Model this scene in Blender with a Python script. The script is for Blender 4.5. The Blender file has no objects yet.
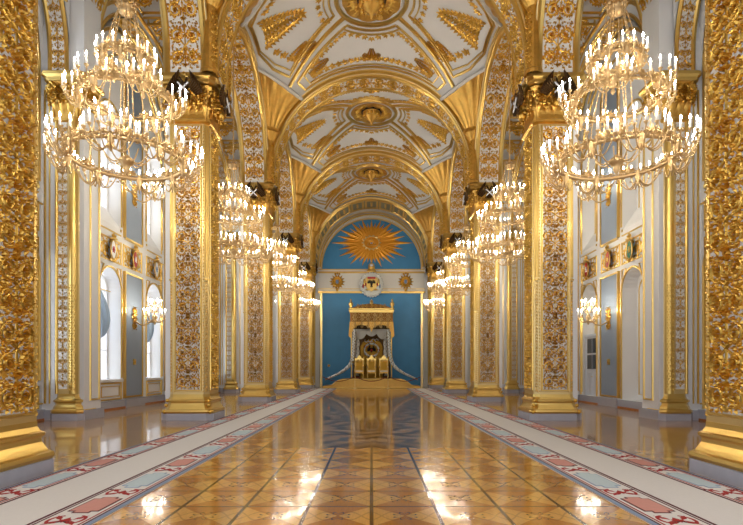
import bpy, math, random
from mathutils import Vector, Matrix
PI = math.pi
S = bpy.context.scene
C = S.collection
random.seed(7)

# ------------------------------------------------------------------ camera, world, light, exposure
EYE = 1.55
cam_d = bpy.data.cameras.new('camera'); cam = bpy.data.objects.new('camera', cam_d); C.objects.link(cam)
cam.location = (0, 0, EYE); cam.rotation_euler = (PI/2, 0, 0)
cam_d.sensor_width = 36; cam_d.lens = 520/743*36; cam_d.shift_y = 106.5/743
cam_d.clip_end = 300; cam_d.clip_start = 0.05
S.camera = cam
S.view_settings.view_transform = 'Standard'; S.view_settings.look = 'None'
S.view_settings.gamma = 1; S.view_settings.use_curve_mapping = False
S.view_settings.exposure = 0.24
cy = S.cycles
cy.max_bounces = 8; cy.diffuse_bounces = 4; cy.glossy_bounces = 4; cy.transmission_bounces = 4
cy.sample_clamp_indirect = 6; cy.caustics_reflective = False; cy.caustics_refractive = False
cy.use_denoising = True
w = bpy.data.worlds.new('world'); S.world = w; w.use_nodes = True
bg = w.node_tree.nodes['Background']; bg.inputs[0].default_value = (0.97, 0.97, 1.0, 1); bg.inputs[1].default_value = 1.25
WIN_W = 55.0        # watts of each daylight window light
CHAND_W = 460.0      # watts of each chandelier

def window_light(x, y, z, sx, sz, side, power):
    l = bpy.data.lights.new('window_daylight', 'AREA'); l.shape = 'RECTANGLE'; l.size = sx; l.size_y = sz
    l.energy = power; l.color = (0.72, 0.85, 1.0)
    o = bpy.data.objects.new('window_daylight', l); C.objects.link(o); o.location = (x, y, z)
    o.rotation_euler = (PI/2, 0, -PI/2 if side < 0 else PI/2)   # shines towards the nave
    return o

# ------------------------------------------------------------------ layout numbers
BAY = 9.15
PC = [7.25 + BAY*i for i in range(5)]            # depth of pillar centres
PX = 5.57                                        # pillar centre from the axis
BC = [PC[0] + BAY*(i - .5) for i in range(6)]    # bay centres: 2.67, 11.8, 21, 30.1, 39.3
WX = 10.0                                        # outer walls
BACK = 45.6
Z0 = 10.4                                        # springing
ZC = 10.9

# ------------------------------------------------------------------ node helpers
class N:
    def __init__(s, name):
        s.m = bpy.data.materials.new(name); s.m.use_nodes = True
        s.nt = s.m.node_tree; s.b = s.nt.nodes['Principled BSDF']
    def new(s, t, **k):
        n = s.nt.nodes.new(t)
        for a, v in k.items(): setattr(n, a, v)
        return n
    def put(s, sock, v):
        if hasattr(v, 'links') or isinstance(v, bpy.types.NodeSocket): s.nt.links.new(v, sock)
        else: sock.default_value = v
    def M(s, op, a, b=0.0, c=0.0):
        n = s.new('ShaderNodeMath', operation=op)
        s.put(n.inputs[0], a); s.put(n.inputs[1], b); s.put(n.inputs[2], c)
        return n.outputs[0]
    def mix(s, f, a, b):
        n = s.new('ShaderNodeMix', data_type='RGBA')
        s.put(n.inputs[0], f); s.put(n.inputs[6], a); s.put(n.inputs[7], b)
        return n.outputs[2]
    def coords(s):
        t = s.new('ShaderNodeTexCoord'); x = s.new('ShaderNodeSeparateXYZ'); s.nt.links.new(t.outputs['Object'], x.inputs[0])
        return t.outputs['Object'], x.outputs[0], x.outputs[1], x.outputs[2]
    def noise(s, vec, scale, detail=3, rough=.5):
        n = s.new('ShaderNodeTexNoise'); s.nt.links.new(vec, n.inputs['Vector']); n.inputs['Scale'].default_value = scale
        n.inputs['Detail'].default_value = detail; n.inputs['Roughness'].default_value = rough
        return n.outputs['Fac'], n.outputs['Color']
    def bump(s, h, st, dist=.02):
        n = s.new('ShaderNodeBump'); n.inputs['Strength'].default_value = st; n.inputs['Distance'].default_value = dist
        s.nt.links.new(h, n.inputs['Height']); s.nt.links.new(n.outputs[0], s.b.inputs['Normal'])
def rgb(r, g, b): # sRGB 0-255 -> linear
    f = lambda c: (c/255/12.92) if c/255 <= .04045 else ((c/255+.055)/1.055)**2.4
    return (f(r), f(g), f(b), 1)
MATS = {}
def mat(name, col, rough=.5, metal=0.0, vary=.0, vscale=3., bump=0., bscale=20., emit=None, es=0, alpha=1, coat=0):
    n = N(name); b = n.b
    b.inputs['Base Color'].default_value = col; b.inputs['Roughness'].default_value = rough; b.inputs['Metallic'].default_value = metal
    v, x, y, z = n.coords()
    if vary:
        f, _ = n.noise(v, vscale)
        dark = tuple(c*(1-vary) for c in col[:3])+(1,); lite = tuple(min(1, c*(1+vary)) for c in col[:3])+(1,)
        n.put(b.inputs['Base Color'], n.mix(f, dark, lite))
    if bump:
        f, _ = n.noise(v, bscale); n.bump(f, bump)
    if emit: b.inputs['Emission Color'].default_value = emit; b.inputs['Emission Strength'].default_value = es
    if coat: b.inputs['Coat Weight'].default_value = coat
    if alpha < 1: b.inputs['Alpha'].default_value = alpha
    MATS[name] = n.m
    return n.m
gold   = mat('gilding', rgb(226, 195, 116), .28, 1.0, .10, 2.0)
goldp  = mat('pale_gilding', rgb(232, 210, 152), .34, 1.0, .06, 2.0)
goldo  = mat('relief_gilding', rgb(218, 178, 88), .30, 1.0, .25, 9.0)
goldb  = mat('chandelier_gilt', rgb(222, 194, 146), .42, .85)
golde  = mat('carved_gilding', rgb(222, 178, 92), .34, .95, .25, 5.0, .6, 9)
cream  = mat('cream_plaster', rgb(236, 232, 224), .55, 0, .03, 1.5)
vaultm = mat('vault_plaster', rgb(244, 242, 238), .6, 0, .03, 1.2)
white  = mat('white_stucco', rgb(240, 240, 240), .45, 0, .02, 1.0)
greyp  = mat('grey_blue_silk', rgb(142, 157, 176), .5, 0, .06, 2.0, .1, 60)
marb   = mat('grey_marble', rgb(178, 180, 192), .25, 0, .10, 5.0)
blue   = mat('blue_silk', rgb(74, 150, 204), .5, 0, .10, 1.6, .15, 40)
bronze = mat('dark_bronze', rgb(92, 70, 44), .35, .8, .2, 8.0)
meand  = mat('grey_green_ground', rgb(150, 150, 128), .5)
silver = mat('enamel_white', rgb(240, 242, 246), .3)
waxm   = mat('wax_candle', rgb(250, 246, 238), .5, 0, emit=(1, .93, .82, 1), es=.2)
flame  = mat('candle_flame', rgb(255, 240, 210), .5, 0, emit=(1, .88, .70, 1), es=115)
orange = mat('sunburst_gold', rgb(240, 176, 66), .45, .55, .06, 1.0)
gcloth = mat('gold_cloth', rgb(196, 150, 40), .55, .3, .15, 2.0)
ermine = mat('ermine', rgb(232, 232, 226), .8, 0, .08, 30)
blackm = mat('black_enamel', rgb(24, 20, 18), .5)
redm   = mat('red_enamel', rgb(176, 30, 34), .4)
greenm = mat('green_enamel', rgb(36, 124, 104), .4)
bluee  = mat('pale_blue_enamel', rgb(120, 150, 190), .4)
curt   = mat('pale_blue_curtain', rgb(178, 204, 232), .7, 0, .08, 6)
woodb  = mat('oak_strip', rgb(176, 106, 50), .35, 0, .15, 4)
doorm  = mat('white_door_paint', rgb(222, 228, 238), .35)
dglass = mat('dark_glass', rgb(70, 80, 92), .08, 0)
cr_cr  = mat('carpet_cream', rgb(244, 234, 222), .95, 0, .04, 30)
cr_bl  = mat('carpet_pale_blue', rgb(212, 222, 220), .95, 0, .08, 30)
cr_pk  = mat('carpet_pink', rgb(228, 160, 142), .95, 0, .08, 30)
cr_rd  = mat('carpet_red', rgb(178, 46, 38), .95, 0, .1, 30)
cr_dk  = mat('carpet_maroon', rgb(98, 34, 36), .95)
cr_gr  = mat('carpet_edge_blue', rgb(150, 164, 184), .95)
rope   = mat('red_rope', rgb(120, 24, 24), .7)
throne = mat('throne_gold', rgb(206, 164, 86), .42, .7, .15, 5)
cground = mat('brown_gold_ground', rgb(150, 108, 48), .5, .4, .15, 6)  # dark brown-gold ground under the canopy's gilt scrollwork
canin  = mat('dark_canopy_lining', rgb(110, 84, 50), .8, 0, .2, 8)

def glass_mat():
    n = N('window_glass'); nt = n.nt
    n.b.inputs['Base Color'].default_value = (.9, .95, 1, 1); n.b.inputs['Roughness'].default_value = .05
    n.b.inputs['Alpha'].default_value = .12
    return n.m
glassm = glass_mat()

def floor_mat():
    n = N('inlaid_parquet'); v, x, y, z = n.coords()
    P, Q = .71, .745
    fx = n.M('FRACT', n.M('DIVIDE', n.M('ADD', x, 71), P)); fy = n.M('FRACT', n.M('DIVIDE', n.M('ADD', y, 0.1), Q))
    cx = n.M('SUBTRACT', fx, .5); cyy = n.M('SUBTRACT', fy, .5)
    ax = n.M('ABSOLUTE', cx); ay = n.M('ABSOLUTE', cyy)
    f1, _ = n.noise(v, 1.3); 
    mp = n.new('ShaderNodeMapping'); mp.inputs['Scale'].default_value = (30, 3, 1); n.nt.links.new(v, mp.inputs[0])
    grain, _ = n.noise(mp.outputs[0], 2.0, 4)
    lite = rgb(232, 172, 86); mid = rgb(196, 126, 48); dark = rgb(92, 46, 18); olive = rgb(96, 66, 26)
    col = n.mix(n.M('GREATER_THAN', ax, ay), mid, lite)
    # pale four-pointed ground and dark inlaid flower in each square
    r = n.M('SQRT', n.M('ADD', n.M('MULTIPLY', cx, cx), n.M('MULTIPLY', cyy, cyy)))
    th = n.M('ARCTAN2', cyy, cx)
    pet = n.M('ABSOLUTE', n.M('SINE', n.M('MULTIPLY', th, 4)))
    flower = n.M('LESS_THAN', n.M('ABSOLUTE', n.M('SUBTRACT', r, n.M('ADD', .06, n.M('MULTIPLY', pet, .12)))), .016)
    col = n.mix(n.M('MULTIPLY', flower, .8), col, dark)
    leaf = n.M('LESS_THAN', n.M('ABSOLUTE', n.M('SUBTRACT', n.M('ABSOLUTE', n.M('SINE', n.M('MULTIPLY', ax, 9))), n.M('MULTIPLY', ay, 5.0))), .13)
    col = n.mix(n.M('MULTIPLY', leaf, .35), col, dark)
    # plank tone variation tile by tile
    tx = n.M('FLOOR', n.M('DIVIDE', n.M('ADD', x, 71), P)); ty = n.M('FLOOR', n.M('DIVIDE', n.M('ADD', y, .1), Q))
    wn = n.new('ShaderNodeTexWhiteNoise', noise_dimensions='2D'); cmb = n.new('ShaderNodeCombineXYZ')
    n.put(cmb.inputs[0], tx); n.put(cmb.inputs[1], ty); n.nt.links.new(cmb.outputs[0], wn.inputs['Vector'])
    line = n.M('MAXIMUM', n.M('GREATER_THAN', ax, .472), n.M('MULTIPLY', n.M('GREATER_THAN', ay, .485), 1))
    knot = n.M('MULTIPLY', n.M('GREATER_THAN', ax, .44), n.M('GREATER_THAN', ay, .46))
    wide = n.M('MAXIMUM', line, knot)
    mar = n.M('LESS_THAN', n.M('ABSOLUTE', n.M('SUBTRACT', n.M('ABSOLUTE', x), .71)), .08)
    lc = n.mix(mar, olive, rgb(84, 30, 22))
    tiles = n.mix(wide, col, lc)
    # far field: broad medallion pattern
    d2 = n.M('FRACT', n.M('DIVIDE', y, 3.1)); u = n.M('MULTIPLY', n.M('SUBTRACT', d2, .5), 3.1)
    rr = n.M('SQRT', n.M('ADD', n.M('MULTIPLY', x, x), n.M('MULTIPLY', u, u)))
    th2 = n.M('ARCTAN2', u, x)
    k = n.M('SINE', n.M('ADD', n.M('MULTIPLY', rr, 9), n.M('MULTIPLY', n.M('SINE', n.M('MULTIPLY', th2, 8)), 1.2)))
    med = n.mix(n.M('GREATER_THAN', k, .15), rgb(206, 150, 80), rgb(136, 90, 42))
    med = n.mix(n.M('GREATER_THAN', k, .86), med, rgb(84, 30, 24))
    border = n.M('LESS_THAN', n.M('ABSOLUTE', n.M('SUBTRACT', y, 10.6)), .36)
    bz = n.M('GREATER_THAN', n.M('SINE', n.M('ADD', n.M('MULTIPLY', n.M('ABSOLUTE', x), 9), n.M('MULTIPLY', y, 8))), 0)
    med = n.mix(border, med, n.mix(bz, rgb(180, 130, 66), rgb(100, 54, 30)))
    far = n.M('MULTIPLY', n.M('GREATER_THAN', y, 10.25), n.M('LESS_THAN', n.M('ABSOLUTE', x), 2.13))
    col = n.mix(far, tiles, med)
    # aisles: pale plank squares
    pl = n.M('FRACT', n.M('MULTIPLY', y, 3.2)); px = n.M('FRACT', n.M('MULTIPLY', x, 1.1))
    ap = n.mix(n.M('GREATER_THAN', n.M('FRACT', n.M('ADD', n.M('MULTIPLY', y, 1.1), n.M('MULTIPLY', n.M('GREATER_THAN', px, .5), .5))), .5), rgb(206, 158, 96), rgb(178, 122, 66))
    ap = n.mix(n.M('GREATER_THAN', pl, .94), ap, rgb(110, 70, 34))
    ap = n.mix(n.M('GREATER_THAN', px, .97), ap, rgb(110, 70, 34))
    col = n.mix(n.M('GREATER_THAN', n.M('ABSOLUTE', x), 4.6), col, ap)
    g = n.new('ShaderNodeHueSaturation'); n.nt.links.new(col, g.inputs['Color'])
    n.put(g.inputs['Value'], n.M('ADD', .62, n.M('ADD', n.M('MULTIPLY', wn.outputs[0], .28), n.M('MULTIPLY', grain, .5))))
    n.nt.links.new(g.outputs[0], n.b.inputs['Base Color'])
    n.b.inputs['Roughness'].default_value = .16
    n.b.inputs['Specular IOR Level'].default_value = .3
    n.b.inputs['Coat Weight'].default_value = .5; n.b.inputs['Coat Roughness'].default_value = .045; n.b.inputs['Coat IOR'].default_value = 1.38
    bn, _ = n.noise(v, 5.0, 2); n.bump(n.M('ADD', bn, n.M('MULTIPLY', wn.outputs[0], .25)), .10, .01)
    return n.m
floorm = floor_mat()

# ------------------------------------------------------------------ mesh helpers
class MB:
    def __init__(s): s.v = []; s.f = []; s.mi = []; s.mats = []; s.sm = []
    def mid(s, m):
        if m not in s.mats: s.mats.append(m)
        return s.mats.index(m)
    def add(s, vs, fs, m, T=None, smooth=False):
        o = len(s.v)
        s.v += [tuple(T(*p)) for p in vs] if T else [tuple(p) for p in vs]
        k = s.mid(m)
        for f in fs: s.f.append([o+i for i in f]); s.mi.append(k); s.sm.append(smooth)
    def box(s, x0, x1, y0, y1, z0, z1, m, T=None):
        vs = [(x, y, z) for z in (z0, z1) for y in (y0, y1) for x in (x0, x1)]
        s.add(vs, [(0,2,3,1),(4,5,7,6),(0,1,5,4),(2,6,7,3),(0,4,6,2),(1,3,7,5)], m, T)
    def grid(s, n, k, fn, m, smooth=True, T=None):
        vs = [fn(i/n, j/k) for i in range(n+1) for j in range(k+1)]
        fs = [(i*(k+1)+j, (i+1)*(k+1)+j, (i+1)*(k+1)+j+1, i*(k+1)+j+1) for i in range(n) for j in range(k)]
        s.add(vs, fs, m, T, smooth)
    def lathe(s, prof, m, seg=16, c=(0, 0, 0), T=None, smooth=True):
        n = len(prof)
        vs = [(c[0]+r*math.cos(2*PI*j/seg), c[1]+r*math.sin(2*PI*j/seg), c[2]+z) for r, z in prof for j in range(seg)]
        fs = [(i*seg+j, i*seg+(j+1) % seg, (i+1)*seg+(j+1) % seg, (i+1)*seg+j) for i in range(n-1) for j in range(seg)]
        s.add(vs, fs, m, T, smooth)
    def tube(s, pts, r, m, seg=6, T=None, smooth=True, close=False):
        pts = [Vector(p) for p in pts]; n = len(pts); vs = []; rs = r if isinstance(r, (list, tuple)) else [r]*n
        for i, p in enumerate(pts):
            if close: d = pts[(i+1) % n]-pts[i-1]
            else: d = pts[min(i+1, n-1)]-pts[max(i-1, 0)]
            d.normalize(); a = Vector((0, 0, 1)) if abs(d.z) < .9 else Vector((1, 0, 0))
            u = d.cross(a).normalized(); q = d.cross(u)
            for j in range(seg):
                t = 2*PI*j/seg; vs.append(p+u*(rs[i]*math.cos(t))+q*(rs[i]*math.sin(t)))
        R = n if close else n-1
        fs = [(i*seg+j, i*seg+(j+1) % seg, ((i+1) % n)*seg+(j+1) % seg, ((i+1) % n)*seg+j) for i in range(R) for j in range(seg)]
        s.add([tuple(q) for q in vs], fs, m, T, smooth)
    def ball(s, c, rx, ry, rz, m, seg=8, rings=5, T=None):
        vs = []; 
        for i in range(rings+1):
            a = PI*i/rings
            for j in range(seg):
                b = 2*PI*j/seg; vs.append((c[0]+rx*math.sin(a)*math.cos(b), c[1]+ry*math.sin(a)*math.sin(b), c[2]+rz*math.cos(a)))
        fs = [(i*seg+j, i*seg+(j+1) % seg, (i+1)*seg+(j+1) % seg, (i+1)*seg+j) for i in range(rings) for j in range(seg)]
        s.add(vs, fs, m, T, True)
    def prism(s, poly, d, m, T=None):   # poly in (a,b), extruded n from 0 to d ; T(a,b,n)
        n = len(poly); vs = [(a, b, 0) for a, b in poly]+[(a, b, d) for a, b in poly]
        fs = [tuple(range(n)), tuple(range(2*n-1, n-1, -1))]+[(i, (i+1) % n, n+(i+1) % n, n+i) for i in range(n)]
        s.add(vs, fs, m, T)
    def square_loft(s, prof, m, cut=0.0, cx=0, cyy=0):   # prof [(half, z)] of a square with cut corners
        rings = []
        for h, z in prof:
            c = cut; rings.append([(cx+a, cyy+b, z) for a, b in ((-h+c, -h), (h-c, -h), (h, -h+c), (h, h-c), (h-c, h), (-h+c, h), (-h, h-c), (-h, -h+c))])
        vs = [p for r in rings for p in r]; n = len(prof)
        fs = [(i*8+j, i*8+(j+1) % 8, (i+1)*8+(j+1) % 8, (i+1)*8+j) for i in range(n-1) for j in range(8)]
        fs += [tuple(range(7, -1, -1)), tuple(range((n-1)*8, n*8))]
        s.add(vs, fs, m)
    def build(s, name, parent=None, loc=(0, 0, 0)):
        me = bpy.data.meshes.new(name); me.from_pydata(s.v, [], s.f)
        for m in s.mats: me.materials.append(m)
        me.polygons.foreach_set('material_index', s.mi); me.polygons.foreach_set('use_smooth', s.sm); me.update()
        o = bpy.data.objects.new(name, me); C.objects.link(o); o.location = loc
        if parent: o.parent = parent
        return o
def tag(o, label=None, cat=None, group=None, kind=None):
    if label: o['label'] = label
    if cat: o['category'] = cat
    if group: o['group'] = group
    if kind: o['kind'] = kind
    return o
def empty(name, loc=(0, 0, 0), rz=0):
    o = bpy.data.objects.new(name, None); C.objects.link(o); o.location = loc; o.rotation_euler.z = rz; o.empty_display_size = .2
    return o
def copy_tree(o, parent=None):
    c = o.copy(); C.objects.link(c)
    if parent: c.parent = parent
    for ch in [q for q in bpy.data.objects if q.parent == o]: copy_tree(ch, c)
    return c
KIDS = {}
def fast_copy(o, parent=None):      # same with a cached child list
    c = o.copy(); C.objects.link(c)
    if parent: c.parent = parent
    for ch in KIDS.get(o.name, ()): fast_copy(ch, c)
    return c
def cache_kids():
    KIDS.clear()
    for q in bpy.data.objects:
        if q.parent: KIDS.setdefault(q.parent.name, []).append(q)

# ------------------------------------------------------------------ relief ornament, drawn in (s along, t across, n out)
def leaf(mb, p, a, L, W, h, m, T, n0=0.0):
    c, s_ = math.cos(a), math.sin(a)
    def q(l, w_, n): return (p[0]+c*l-s_*w_, p[1]+s_*l+c*w_, n0+n)
    vs = [q(0, 0, 0), q(L*.45, W, 0), q(L, 0, h*.35), q(L*.45, -W, 0), q(L*.5, 0, h)]
    mb.add(vs, [(0, 1, 4), (1, 2, 4), (2, 3, 4), (3, 0, 4)], m, T)
def ridge(mb, pts, wd, h, m, T, n0=0.0):
    n = len(pts); vs = []
    for i, p in enumerate(pts):
        a = pts[max(i-1, 0)]; b = pts[min(i+1, n-1)]; dx, dy = b[0]-a[0], b[1]-a[1]; l = math.hypot(dx, dy) or 1
        w_ = wd[i] if isinstance(wd, list) else wd; nx, ny = -dy/l*w_, dx/l*w_
        vs += [(p[0]+nx, p[1]+ny, n0), (p[0], p[1], n0+h), (p[0]-nx, p[1]-ny, n0)]
    fs = []
    for i in range(n-1): fs += [(3*i, 3*i+1, 3*i+4, 3*i+3), (3*i+1, 3*i+2, 3*i+5, 3*i+4)]
    mb.add(vs, fs, m, T, True)
def scroll(mb, s0, s1, W, T, m, pitch=None, h=.05, step=1.0, seed=1, fill=14):
    rnd = random.Random(seed); L = s1-s0; pitch = pitch or W*.95; n = max(1, round(L/pitch)); p = L/n
    for k in range(n):
        sc = s0+(k+.5)*p; flip = 1 if k % 2 == 0 else -1
        for sd in (-1, 1):
            R = min(W*.235, p*.42); c = (sc, sd*W*.26)
            a0 = PI+sd*.5 if flip > 0 else sd*(-.5); turns = 1.55; N_ = 22; pts = []; wd = []
            for i in range(N_+1):
                f = i/N_; a = a0-sd*flip*f*turns*2*PI*.98; r = R*(1-.78*f)
                pts.append((c[0]+r*math.cos(a), c[1]+r*math.sin(a))); wd.append(R*.17*(1-.35*f))
            pts.insert(0, (sc-flip*p*.5, 0)); wd.insert(0, R*.08)
            ridge(mb, pts, wd, h*.75, m, T)
            for i in range(2, N_-4, max(1, int(2/step))):
                q = pts[i]; a = math.atan2(q[1]-c[1], q[0]-c[0])+rnd.uniform(-.4, .4)-sd*flip*.7
                leaf(mb, q, a, R*rnd.uniform(.42, .68), R*.2, h*rnd.uniform(.6, 1.1), m, T)
                if i > 3 and i % 4 == 0: leaf(mb, q, a+PI*.9, R*.4, R*.13, h*.7, m, T)
            for j in range(6): leaf(mb, c, j*PI/3+k, R*.42, R*.13, h*1.1, m, T)
            # corner sprays
            for (ds, dt, a) in ((.42, .40, .8), (-.42, .40, 2.3), (.45, .14, 1.2), (-.02, .46, 1.57)):
                leaf(mb, (sc+ds*p, sd*dt*W), sd*a+rnd.uniform(-.5, .5), R*.5, R*.16, h, m, T)
        for j in range(5):   # palmette on the stem
            leaf(mb, (sc+flip*p*.28, 0), (j-2)*.55+(0 if flip > 0 else PI), R*.62, R*.13, h*1.3, m, T)
        leaf(mb, (sc-p*.35, 0), 0, R*.6, R*.22, h*1.3, m, T); leaf(mb, (sc+p*.1, 0), PI, R*.5, R*.2, h, m, T)
    ridge(mb, dens([(s0+.02, 0), (s1-.02, 0)], .12), W*.025, h*.6, m, T)
    for i in range(int(fill*n)):       # small tendrils and leaves filling the ground, mirrored about the stem
        a_, q_, an, l_ = rnd.uniform(s0+.04, s1-.04), rnd.uniform(.02, .47)*W, rnd.uniform(0, 2*PI), W*rnd.uniform(.07, .14)
        for sd in (-1, 1): leaf(mb, (a_, sd*q_), sd*an, l_, l_*.3, h*rnd.uniform(.5, .95), m, T)
def strip(mb, pts, wd, h, m, T, n0=0.0):      # flat-topped moulding along pts
    n = len(pts); vs = []
    for i, p in enumerate(pts):
        a = pts[max(i-1, 0)]; b = pts[min(i+1, n-1)]; dx, dy = b[0]-a[0], b[1]-a[1]; l = math.hypot(dx, dy) or 1
        nx, ny = -dy/l*wd, dx/l*wd
        vs += [(p[0]+nx, p[1]+ny, n0), (p[0]+nx*.6, p[1]+ny*.6, n0+h), (p[0]-nx*.6, p[1]-ny*.6, n0+h), (p[0]-nx, p[1]-ny, n0)]
    fs = []
    for i in range(n-1):
        for j in range(3): fs.append((4*i+j, 4*i+j+1, 4*i+5+j, 4*i+4+j))
    mb.add(vs, fs, m, T)
def frame(mb, a0, a1, b0, b1, wd, h, m, T, n0=0.0):
    for pts in (((a0, b0-wd), (a0, b1+wd)), ((a1, b0-wd), (a1, b1+wd)), ((a0, b0), (a1, b0)), ((a0, b1), (a1, b1))):
        strip(mb, list(pts), wd, h, m, T, n0)

# ================================================================== STRUCTURE
def struct(name, mb, parent=None, loc=(0, 0, 0)):
    o = mb.build(name, parent, loc)
    if not parent: o['kind'] = 'structure'
    return o
mb = MB(); mb.box(-11.5, 11.5, -2.5, BACK+1, -.3, 0, floorm); struct('floor', mb)

# ---- nave vault bay (local: x across, y along, centred on the bay)
A_, B_ = 5.0, 3.95
def vz(x, y, a=A_, b=B_, ra=5.0, rb=3.95, p=3.3, zc=ZC):
    u = max(0., 1-(x/a)**2)**.5*ra; v = max(0., 1-(y/b)**2)**.5*rb
    return zc+(u**p+v**p)**(1/p)
def Tv(x, y, n=0):
    e = .02; x = max(-A_+.01, min(A_-.01, x)); y = max(-B_+.01, min(B_-.01, y)); z = vz(x, y)
    gx = (vz(min(x+e, A_), y)-vz(max(x-e, -A_), y))/(2*e); gy = (vz(x, min(y+e, B_))-vz(x, max(y-e, -B_)))/(2*e)
    l = math.sqrt(gx*gx+gy*gy+1)
    return (x+gx/l*n, y+gy/l*n, z-n/l)
def dens(pts, d=.18):
    out = [pts[0]]
    for a, b in zip(pts, pts[1:]):
        k = max(1, int(math.hypot(b[0]-a[0], b[1]-a[1])/d))
        out += [(a[0]+(b[0]-a[0])*i/k, a[1]+(b[1]-a[1])*i/k) for i in range(1, k+1)]
    return out
def make_vault():
    m0 = MB()
    def fn(i, j):
        x = -A_*math.cos(PI*i); y = -B_*math.cos(PI*j); return (x, y, vz(x, y))
    m0.grid(52, 44, fn, vaultm)
    # stilted lower walls of the corners, thickness above
    root = struct('ceiling', m0)
    # gilded fluted fans in four corners
    for sx in (-1, 1):
        for sy in (-1, 1):
            f = MB()
            def ff(i, j):
                ph = PI/2*i; e = 1.0
                rx, ry = 1.55, 2.5; rho = 1-(1-j)**1.6
                dx = rx*(max(0, math.cos(ph))**1.75)*e; dy = ry*(max(0, math.sin(ph))**1.75)*e
                x = sx*(A_-.03-dx*rho); y = sy*(B_-.03-dy*rho)
                return Tv(x, y, .05+.05*abs(math.sin(ph*11))*min(1, rho*3))
            f.grid(44, 16, ff, golde)
            edge = []
            for i in range(19):
                ph = PI/2*i/18; e = 1.0
                edge.append((sx*(A_-.03-1.55*max(0, math.cos(ph))**1.75*e), sy*(B_-.03-2.5*max(0, math.sin(ph))**1.75*e)))
            strip(f, edge, .07, .12, cream, Tv, .06)
            f.build('gilded_fan', root)
            c = MB()     # short fluted column on the capital under the fan
            prof = [(.30, 10.38), (.30, 10.5), (.24, 10.55)]
            c.lathe([(.27, 10.38), (.27, 10.5), (.21, 10.55), (.21, 12.4), (.27, 12.5), (.42, 12.75), (.5, 12.8), (.5, 12.9), (.1, 12.95)], golde, 14, (sx*(A_-.12), sy*(B_-.12), 0), smooth=False)
            Tc = lambda s, t, n, sx=sx, sy=sy: (sx*(A_-.12)-sx*(.21+n)*math.cos(t/.21), sy*(B_-.12)-sy*(.21+n)*math.sin(t/.21), 10.6+s)
            scroll(c, 0, 1.7, .44, Tc, goldo, h=.05)
            c.build('springer_column', root)
    # rosette
    r = MB()
    def ring(R, wd, h, m, n0=0):
        strip(r, [(R*math.cos(a), R*math.sin(a)) for a in [2*PI*i/48 for i in range(49)]], wd, h, m, Tv, n0)
    ring(1.42, .10, .10, gold); ring(1.22, .035, .05, white, .02); ring(1.12, .03, .05, gold)
    r.grid(36, 4, lambda i, j: Tv((.55+.66*j)*math.cos(2*PI*i), (.55+.66*j)*math.sin(2*PI*i), .03+.06*abs(math.sin(18*PI*i*.5))), golde)
    for k in range(24):
        a = 2*PI*k/24
        leaf(r, (.58*math.cos(a), .58*math.sin(a)), a, .5, .07, .08, goldo, Tv, .05)
        leaf(r, (.95*math.cos(a+.13), .95*math.sin(a+.13)), a+.13+PI, .22, .06, .08, goldo, Tv, .05)
    zt = vz(0, 0)
    ring(.56, .05, .12, blackm)
    r.lathe([(.54, zt-.02), (.54, zt-.1), (.46, zt-.28), (.36, zt-.36), (.24, zt-.55), (.1, zt-.62), (.06, zt-.8), (0.001, zt-.85)], golde, 20)
    for k in range(12):
        a = 2*PI*k/12; r.ball((.44*math.cos(a), .44*math.sin(a), zt-.27), .11, .11, .12, goldo, 6, 4)
    r.build('rosette', root)
    # ribs and panel frames
    g = MB()
    def rr(R, a): return (R*math.cos(a), R*math.sin(a))
    for sx in (-1, 1):
        for sy in (-1, 1):
            a = math.atan2(2.95, 3.75)
            line = dens([(sx*1.5*math.cos(a), sy*1.5*math.sin(a)), (sx*3.93, sy*3.09)])
            strip(g, line, .085, .09, gold, Tv)
    def poly(pts, wd=.045, h=.06, m=gold, close=True):
        P = [(x, y) for x, y in pts]
        if close: P = P+[P[0]]
        strip(g, dens(P), wd, h, m, Tv)
    def arc(R, a0, a1, n=8): return [rr(R, a0+(a1-a0)*i/n) for i in range(n+1)]
    for o in (1, -1):
        for off, wd in ((0, .05), (.22, .03)):
            ns = arc(1.72+off, math.radians(52-off*8), math.radians(128+off*8))
            ptsN = ns+[(-3.42+off*1.4, 3.1-off*.35), (-3.15+off*1.1, 3.72-off*.8), (3.15-off*1.1, 3.72-off*.8), (3.42-off*1.4, 3.1-off*.35)]
            poly([(x, o*y) for x, y in ptsN], wd)
            es = arc(1.72+off, math.radians(-24+off*8), math.radians(24-off*8))
            ptsE = es+[(3.72-off*.35, 2.62-off*1.1), (4.32-off*.45, 1.85-off*.7), (4.74-off*.35, .9-off*.4), (4.74-off*.35, -.9+off*.4), (4.32-off*.45, -1.85+off*.7), (3.72-off*.35, -2.62+off*1.1)]
            poly([(o*x, y) for x, y in ptsE], wd)
    struct_ribs = g.build('gilded_ribs', root)
    h_ = MB()
    def scallop(pts, inn, sz=.15, sp=.28):           # little shells along an edge, pointing in
        P = dens(pts, sp)
        for p in P:
            a = math.atan2(inn[1]-p[1], inn[0]-p[0])
            for d in (-.8, 0, .8): leaf(h_, p, a+d, sz*1.7, sz*.5, .05, goldo, Tv, .01)
            leaf(h_, p, a+PI/2, sz, sz*.4, .04, goldo, Tv, .01); leaf(h_, p, a-PI/2, sz, sz*.4, .04, goldo, Tv, .01)
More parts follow.
